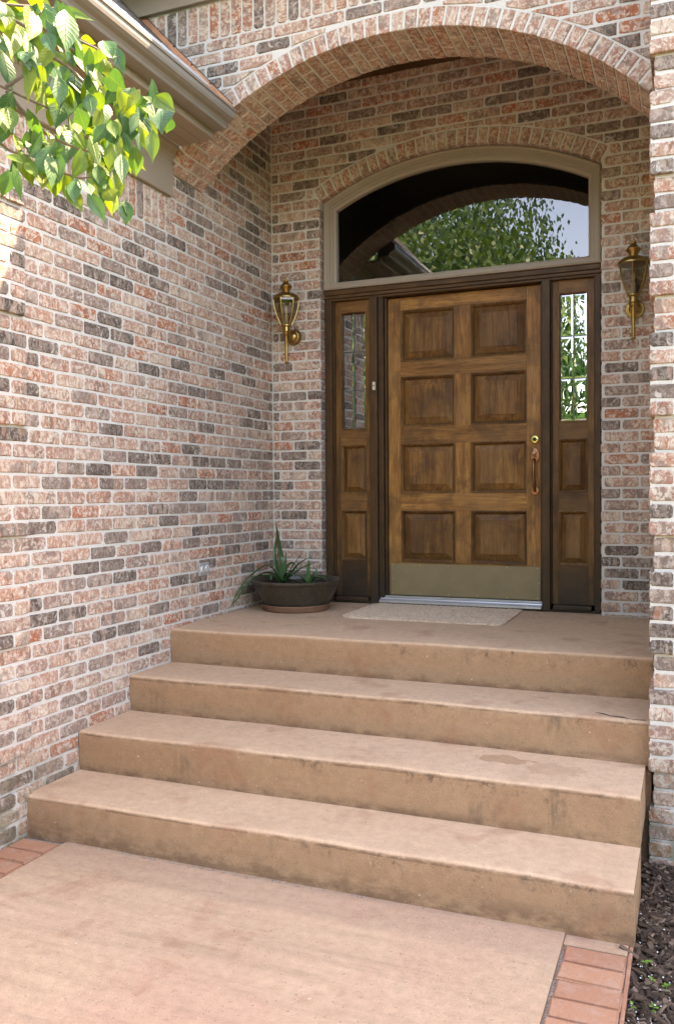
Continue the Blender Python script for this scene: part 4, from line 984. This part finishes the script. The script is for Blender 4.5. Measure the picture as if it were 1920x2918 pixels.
# ------------------------------------------------------------------ dogwood branch reaching in from a tree beside the walk
LEAVES= [[1225,-3720,1897,1254,-3755,1803,52],[1157,-3708,1882,1184,-3739,1787,42],[1311,-3705,1880,1331,-3719,1781,52],[1110,-3502,2034,1193,-3454,2007,28],[1116,-3575,2010,1171,-3588,1976,24],[1192,-3600,1951,1220,-3621,1860,32],[1307,-3642,1844,1365,-3664,1811,20],[1326,-3595,1834,1348,-3560,1832,26],[1166,-3469,1940,1206,-3438,1907,28],[1163,-3484,1916,1245,-3490,1818,59],[1310,-3561,1833,1321,-3558,1789,32],[1055,-3635,1869,1069,-3611,1780,38],[1091,-3513,1873,1109,-3555,1746,74],[1199,-3531,1836,1197,-3530,1747,72],[1270,-3504,1832,1334,-3518,1772,51],[1255,-3532,1801,1277,-3571,1690,39],[1193,-3372,1860,1212,-3345,1811,42],[1187,-3562,1765,1188,-3592,1674,54],[1139,-3433,1803,1147,-3435,1748,44],[1175,-3405,1786,1173,-3388,1724,64],[1312,-3447,1779,1313,-3468,1650,67],[1313,-3398,1769,1314,-3417,1656,47],[1419,-3499,1747,1474,-3505,1703,44],[1310,-3304,1813,1337,-3346,1735,65],[1430,-3527,1650,1430,-3529,1572,32],[1155,-3729,1673,1170,-3732,1611,42],[1098,-3695,1697,1133,-3706,1630,43],[1093,-3426,1742,1113,-3457,1648,54],[1252,-3541,1671,1307,-3556,1601,45],[1243,-3442,1689,1278,-3458,1656,25],[1317,-3493,1640,1361,-3465,1584,26],[1323,-3501,1625,1343,-3500,1566,28],[1181,-3374,1702,1213,-3408,1613,35],[1369,-3574,1582,1391,-3601,1505,32],[1193,-3421,1649,1188,-3425,1623,25],[1228,-3648,1600,1199,-3687,1520,37],[1232,-3670,1574,1249,-3680,1485,34],[1310,-3651,1578,1291,-3654,1507,39],[1147,-3411,1688,1127,-3392,1627,22],[1131,-3494,1602,1113,-3473,1546,40],[1302,-3659,1504,1314,-3684,1436,32],[1133,-3379,1624,1122,-3372,1557,39],[1267,-3505,1560,1268,-3479,1475,27],[1241,-3435,1603,1252,-3415,1546,40],[1308,-3511,1517,1321,-3545,1451,30],[1153,-3632,1644,1212,-3651,1601,29],[1155,-3663,1640,1152,-3636,1593,34],[1148,-3696,1620,1192,-3733,1561,28],[1198,-3778,1533,1257,-3794,1502,22],[1016,-3606,1649,1048,-3616,1626,18],[1169,-3680,1561,1222,-3705,1502,28],[1035,-3541,1978,1058,-3551,1893,35],[1226,-3718,1826,1255,-3758,1721,40],[1280,-3737,1817,1322,-3760,1758,33],[1145,-3563,1882,1212,-3578,1833,27],[1257,-3755,1738,1255,-3770,1652,35],[1245,-3653,1747,1206,-3638,1704,34],[1209,-3804,1873,1214,-3811,1829,32],[1053,-3631,1948,1055,-3650,1912,30],[1014,-3572,2028,1062,-3566,2002,27],[1242,-3696,1905,1267,-3706,1840,33],[1308,-3669,1632,1327,-3679,1603,22],[1299,-3573,1663,1258,-3567,1643,26],[1195,-3415,1816,1207,-3423,1743,44],[1367,-3607,1652,1393,-3629,1600,28],[1292,-3598,1734,1321,-3624,1673,32],[1362,-3528,1751,1367,-3505,1743,23],[1404,-3524,1737,1447,-3556,1704,17],[1044,-3547,1910,1033,-3557,1883,21],[1028,-3550,2009,1058,-3558,1974,25],[1004,-3612,1929,1008,-3610,1864,45],[1031,-3651,1963,1032,-3642,1891,44],[1225,-3575,1902,1275,-3602,1841,32],[1301,-3617,1792,1304,-3595,1779,34],[1212,-3367,1840,1195,-3349,1793,38],[1233,-3630,1799,1242,-3624,1760,32],[1101,-3551,1900,1097,-3552,1861,33],[1130,-3522,1965,1152,-3522,1933,27],[1208,-3465,1671,1216,-3457,1642,28],[1358,-3504,1703,1352,-3481,1678,27]]
TWIGS= [[[1021,-3779,1795],[1058,-3725,1768],[1100,-3669,1750],[1134,-3626,1734],[1162,-3590,1723],[1179,-3567,1705]],[[1100,-3669,1745],[1117,-3640,1710],[1133,-3617,1685],[1152,-3589,1660],[1176,-3560,1647],[1204,-3526,1637],[1245,-3480,1631],[1271,-3455,1646]],[[1017,-3775,1759],[1067,-3698,1696],[1081,-3674,1668],[1101,-3645,1644],[1128,-3605,1605],[1153,-3574,1586],[1174,-3546,1571],[1197,-3520,1565],[1222,-3494,1573]],[[1016,-3759,1688],[1068,-3681,1630],[1089,-3652,1606],[1106,-3630,1600],[1124,-3609,1602]],[[1046,-3782,1936],[1109,-3698,1922],[1154,-3637,1897],[1166,-3621,1888],[1171,-3607,1854],[1181,-3589,1822],[1193,-3564,1766],[1193,-3549,1690],[1203,-3534,1676]],[[1101,-3670,1754],[1129,-3643,1788],[1136,-3639,1808],[1136,-3646,1839]],[[1166,-3621,1888],[1204,-3575,1882],[1246,-3520,1847],[1275,-3482,1816],[1305,-3443,1785],[1351,-3398,1799]],[[1171,-3607,1854],[1209,-3557,1825],[1233,-3523,1788],[1249,-3497,1743]],[[1209,-3528,1674],[1240,-3491,1659],[1261,-3466,1647],[1282,-3444,1651]],[[1194,-3602,1958],[1163,-3638,1952],[1111,-3700,1940],[1049,-3785,1962]],[[1204,-3575,1882],[1230,-3549,1898],[1261,-3511,1887]]]
t = thing('dogwood_tree', 'young dogwood beside the walk, its sunlit leafy branch hanging before the eave', 'tree', (-.35, -4.55, -.86))
TR = Vector((-.35, -4.55, -.86))
MB().tube([TR, TR+Vector((.03, .02, .7)), TR+Vector((-.02, .05, 1.5)), TR+Vector((.05, .06, 2.3)), TR+Vector((.02, .0, 3.4))], [.055, .045, .038, .03, .012], 10).build('trunk', M['bark'], t, True)
J = TR+Vector((.05, .06, 2.25))
for e in ((1021, -3779, 1795), (1046, -3782, 1936)):
    E_ = Vector(e)/1000; MB().tube([J, J.lerp(E_, .35)+Vector((0, 0, .10)), J.lerp(E_, .7)+Vector((0, 0, .10)), E_], [.018, .012, .008, .0048], 8).build('branch', M['bark'], t, True)
for e in ((1017, -3775, 1759), (1016, -3759, 1688), (1049, -3785, 1962)):
    E_ = Vector(e)/1000; S_ = J.lerp(Vector((1.021, -3.779, 1.795)), .62)+Vector((0, 0, .09)); MB().tube([S_, S_.lerp(E_, .5)+Vector((0, 0, .02)), E_], [.008, .0055, .0036], 6).build('twig', M['bark'], t, True)
for p in TWIGS:
    n = len(p); MB().tube([Vector(q)/1000 for q in p], [.0050-.0032*i/(n-1) for i in range(n)], 6).build('twig', M['bark'], t, True)
def leaf_mesh(w, fold, droop, curl, twist):
    """unit-length leaf along +x, facing +z"""
    tab = [(0, .03), (.07, .26), (.17, .60), (.30, .90), (.42, 1.0), (.55, .93), (.68, .68), (.80, .36), (.89, .13), (1, 0)]
    n = 9; vs = []
    for f, wq in tab:
        wd = w*wq
        x = f; z = -droop*f*f; tw = twist*f
        for s_ in (-1, -.5, 0, .5, 1):
            y = s_*wd; zz = z+fold*abs(y)*(1-.3*abs(s_))-curl*(s_*s_)*wd + .012*math.sin(f*22+s_*3)*abs(s_)
            vs.append((x, y*math.cos(tw)-zz*0, zz+y*math.sin(tw)))
    fs = [(i*5+j, i*5+j+1, i*5+6+j, i*5+5+j) for i in range(n) for j in range(4)]
    me = bpy.data.meshes.new('leaf'); me.from_pydata(vs, [], fs); me.attributes.new('lv', 'FLOAT_VECTOR', 'POINT').data.foreach_set('vector', [c for f, _ in tab for s_ in (-1, -.5, 0, .5, 1) for c in (f, s_, 0)]); me.polygons.foreach_set('use_smooth', [True]*len(me.polygons)); return me
LM = []
for i in range(10):
    a = leaf_mesh(.5, U(.25, .8), U(.05, .34), U(-.1, .25), U(-.5, .5)); b = a.copy(); a.materials.append(M['leaf']); b.materials.append(M['leaf_y']); LM.append((a, b))
def put_leaf(P, Q, wd, par, young, face=None):
    d = Q-P; Ln = d.length; x = d.normalized()
    nrm = face if face is not None else ((CAM-P).normalized()*U(.6, 1.5)+Vector((.3, .1, .55))*U(.3, 1.0)+Vector((U(-.6, .6), U(-.6, .6), U(-.4, .4))))
    z = (nrm-x*nrm.dot(x)).normalized(); y = z.cross(x)
    m = Matrix((x, y, z)).transposed().to_4x4(); m = Matrix.Translation(P) @ m @ Matrix.Diagonal((Ln, wd*1.0, min(wd, Ln)*.9, 1))
    o = bpy.data.objects.new('leaf', R.choice(LM)[1 if young else 0]); COL.objects.link(o); o.parent = par; o.matrix_parent_inverse = Matrix.Translation(par.location).inverted(); o.matrix_basis = m
for i, L_ in enumerate(LEAVES):
    P = Vector(L_[:3])/1000; Q = Vector(L_[3:6])/1000; wd = L_[6]/1000
    young = wd < .031 or R.random() < .30
    put_leaf(P, P+(Q-P)*1.10, wd*1.12, t, young)
for i in range(170):                                          # leaves behind the front ones
    L_ = R.choice(LEAVES); P = Vector(L_[:3])/1000+Vector((U(-.035, .02), U(-.03, .05), U(-.02, .045))); Q = P+Vector((U(-.03, .05), U(-.03, .05), -U(.04, .085)))
    put_leaf(P, Q, U(.025, .046), t, R.random() < .45)
# rest of the dogwood's crown, out of the picture to the left
cl = []
for i in range(6500):
    a, b = U(0, 6.28), math.acos(U(-1, 1)); r = U(.3, 1)**.5
    P = Vector((-.25+1.7*r*math.sin(b)*math.cos(a), -4.75+1.7*r*math.sin(b)*math.sin(a), 3.0+1.5*r*math.cos(b)))
    if P.z < .74+.72*math.hypot(P.x-2.67, P.y+5.36) and P.x-2.67 > -.98*(P.y+5.36)-.55: continue      # keeps clear of the porch view
    if (P.x-1.25)+(P.y+3.6) > -.35 and P.y > -4.0: continue
    cl.append(P)
rv, rf2 = [], []
for P in cl:
    d = Vector((U(-.6, .6), U(-.6, .6), U(-1, -.2))).normalized()*U(.06, .1); s_ = d.cross(Vector((U(-1, 1), U(-1, 1), U(-1, 1)))).normalized()*U(.022, .034); k = len(rv)
    rv += [P[:], (P+d*.45+s_)[:], (P+d)[:], (P+d*.45-s_)[:]]; rf2.append((k, k+1, k+2, k+3))
me = bpy.data.meshes.new('crown'); me.from_pydata(rv, [], rf2); me.materials.append(M['leaf']); o = mkobj('crown', me, t); o['kind'] = 'stuff'

# ------------------------------------------------------------------ trees across the lawn (seen mirrored in the glass)
def tree(cx, cy, h, rx, rz, n, lab, seed):
    q = random.Random(seed); t = thing('lawn_tree', lab, 'tree', (cx, cy, -.86), 'trees on the front lawn')
    b = Vector((cx, cy, -.88)); top = Vector((cx+.2, cy, -.86+h*.75))
    MB().tube([b, b.lerp(top, .3)+Vector((.08, 0, 0)), b.lerp(top, .65), top], [.20, .16, .10, .03], 10).build('trunk', M['bark'], t, True)
    cz = -.86+h-rz; rv, rf = [], []
    for j in range(9):
        a = q.uniform(0, 6.28); s_ = b.lerp(top, q.uniform(.35, .8)); e = Vector((cx+rx*.8*math.cos(a), cy+rx*.8*math.sin(a), cz+q.uniform(-.2, .6)*rz))
        MB().tube([s_, s_.lerp(e, .5)+Vector((0, 0, .25)), e], [.06, .04, .012], 6).build('limb', M['bark'], t, True)
    for j in range(n):
        a = q.uniform(0, 6.28); b_ = math.acos(q.uniform(-1, 1)); r = q.uniform(.10, 1)**.45*(1+.16*math.sin(3*a+seed)+.14*math.sin(5*b_+2*a))
        c = Vector((cx+rx*r*math.sin(b_)*math.cos(a), cy+rx*r*math.sin(b_)*math.sin(a), cz+rz*r*math.cos(b_)))
        for m in range(50):
            p = c+Vector((q.gauss(0, .16), q.gauss(0, .16), q.gauss(-.12, .30))); d = Vector((q.uniform(-.35, .35), q.uniform(-.35, .35), -1)).normalized()*q.uniform(.08, .15)
            s_ = d.cross(Vector((q.uniform(-1, 1), q.uniform(-1, 1), q.uniform(-.3, .3)))).normalized()*q.uniform(.022, .042); k = len(rv)
            rv += [p[:], (p+d*.45+s_)[:], (p+d)[:], (p+d*.45-s_)[:]]; rf.append((k, k+1, k+2, k+3))
    me = bpy.data.meshes.new('crown'); me.from_pydata(rv, [], rf); me.materials.append(M['crown']); o = mkobj('crown', me, t); o['kind'] = 'stuff'
tree(-2.5, -14.0, 8.6, 3.0, 3.3, 1100, 'broad drooping tree on the lawn opposite the door', 3)
tree(3.6, -17.0, 5.2, 2.2, 2.2, 600, 'smaller drooping tree beside the lawn walk', 5)
tree(-12, -22, 8, 3.6, 3.4, 500, 'large drooping tree far across the lawn', 8)

# far-off wood that closes the view behind the lawn
q = random.Random(21); rv, rf = [], []
for i in range(170):
    a = math.radians(q.uniform(178, 362)); d = q.uniform(27, 36); hh = q.uniform(5.5, 9.5); cx, cy = 1.2+d*math.cos(a)*1.1, -1+d*math.sin(a)
    for j in range(130):
        b_ = math.acos(q.uniform(-1, 1)); a2 = q.uniform(0, 6.28); r = q.uniform(.3, 1)**.4
        p = Vector((cx+2.6*r*math.sin(b_)*math.cos(a2), cy+2.6*r*math.sin(b_)*math.sin(a2), -.86+hh*.5+hh*.5*r*math.cos(b_)))
        d_ = Vector((q.uniform(-.6, .6), q.uniform(-.6, .6), -1)).normalized()*q.uniform(.35, .6); s_ = d_.cross(Vector((q.uniform(-1, 1), q.uniform(-1, 1), q.uniform(-.3, .3)))).normalized()*q.uniform(.14, .26); k = len(rv)
        rv += [p[:], (p+d_*.45+s_)[:], (p+d_)[:], (p+d_*.45-s_)[:]]; rf.append((k, k+1, k+2, k+3))
me = bpy.data.meshes.new('woodland'); me.from_pydata(rv, [], rf); me.materials.append(M['crown']); tag(mkobj('woodland', me), 'dense green woodland beyond the front lawn', 'woodland', kind='stuff')
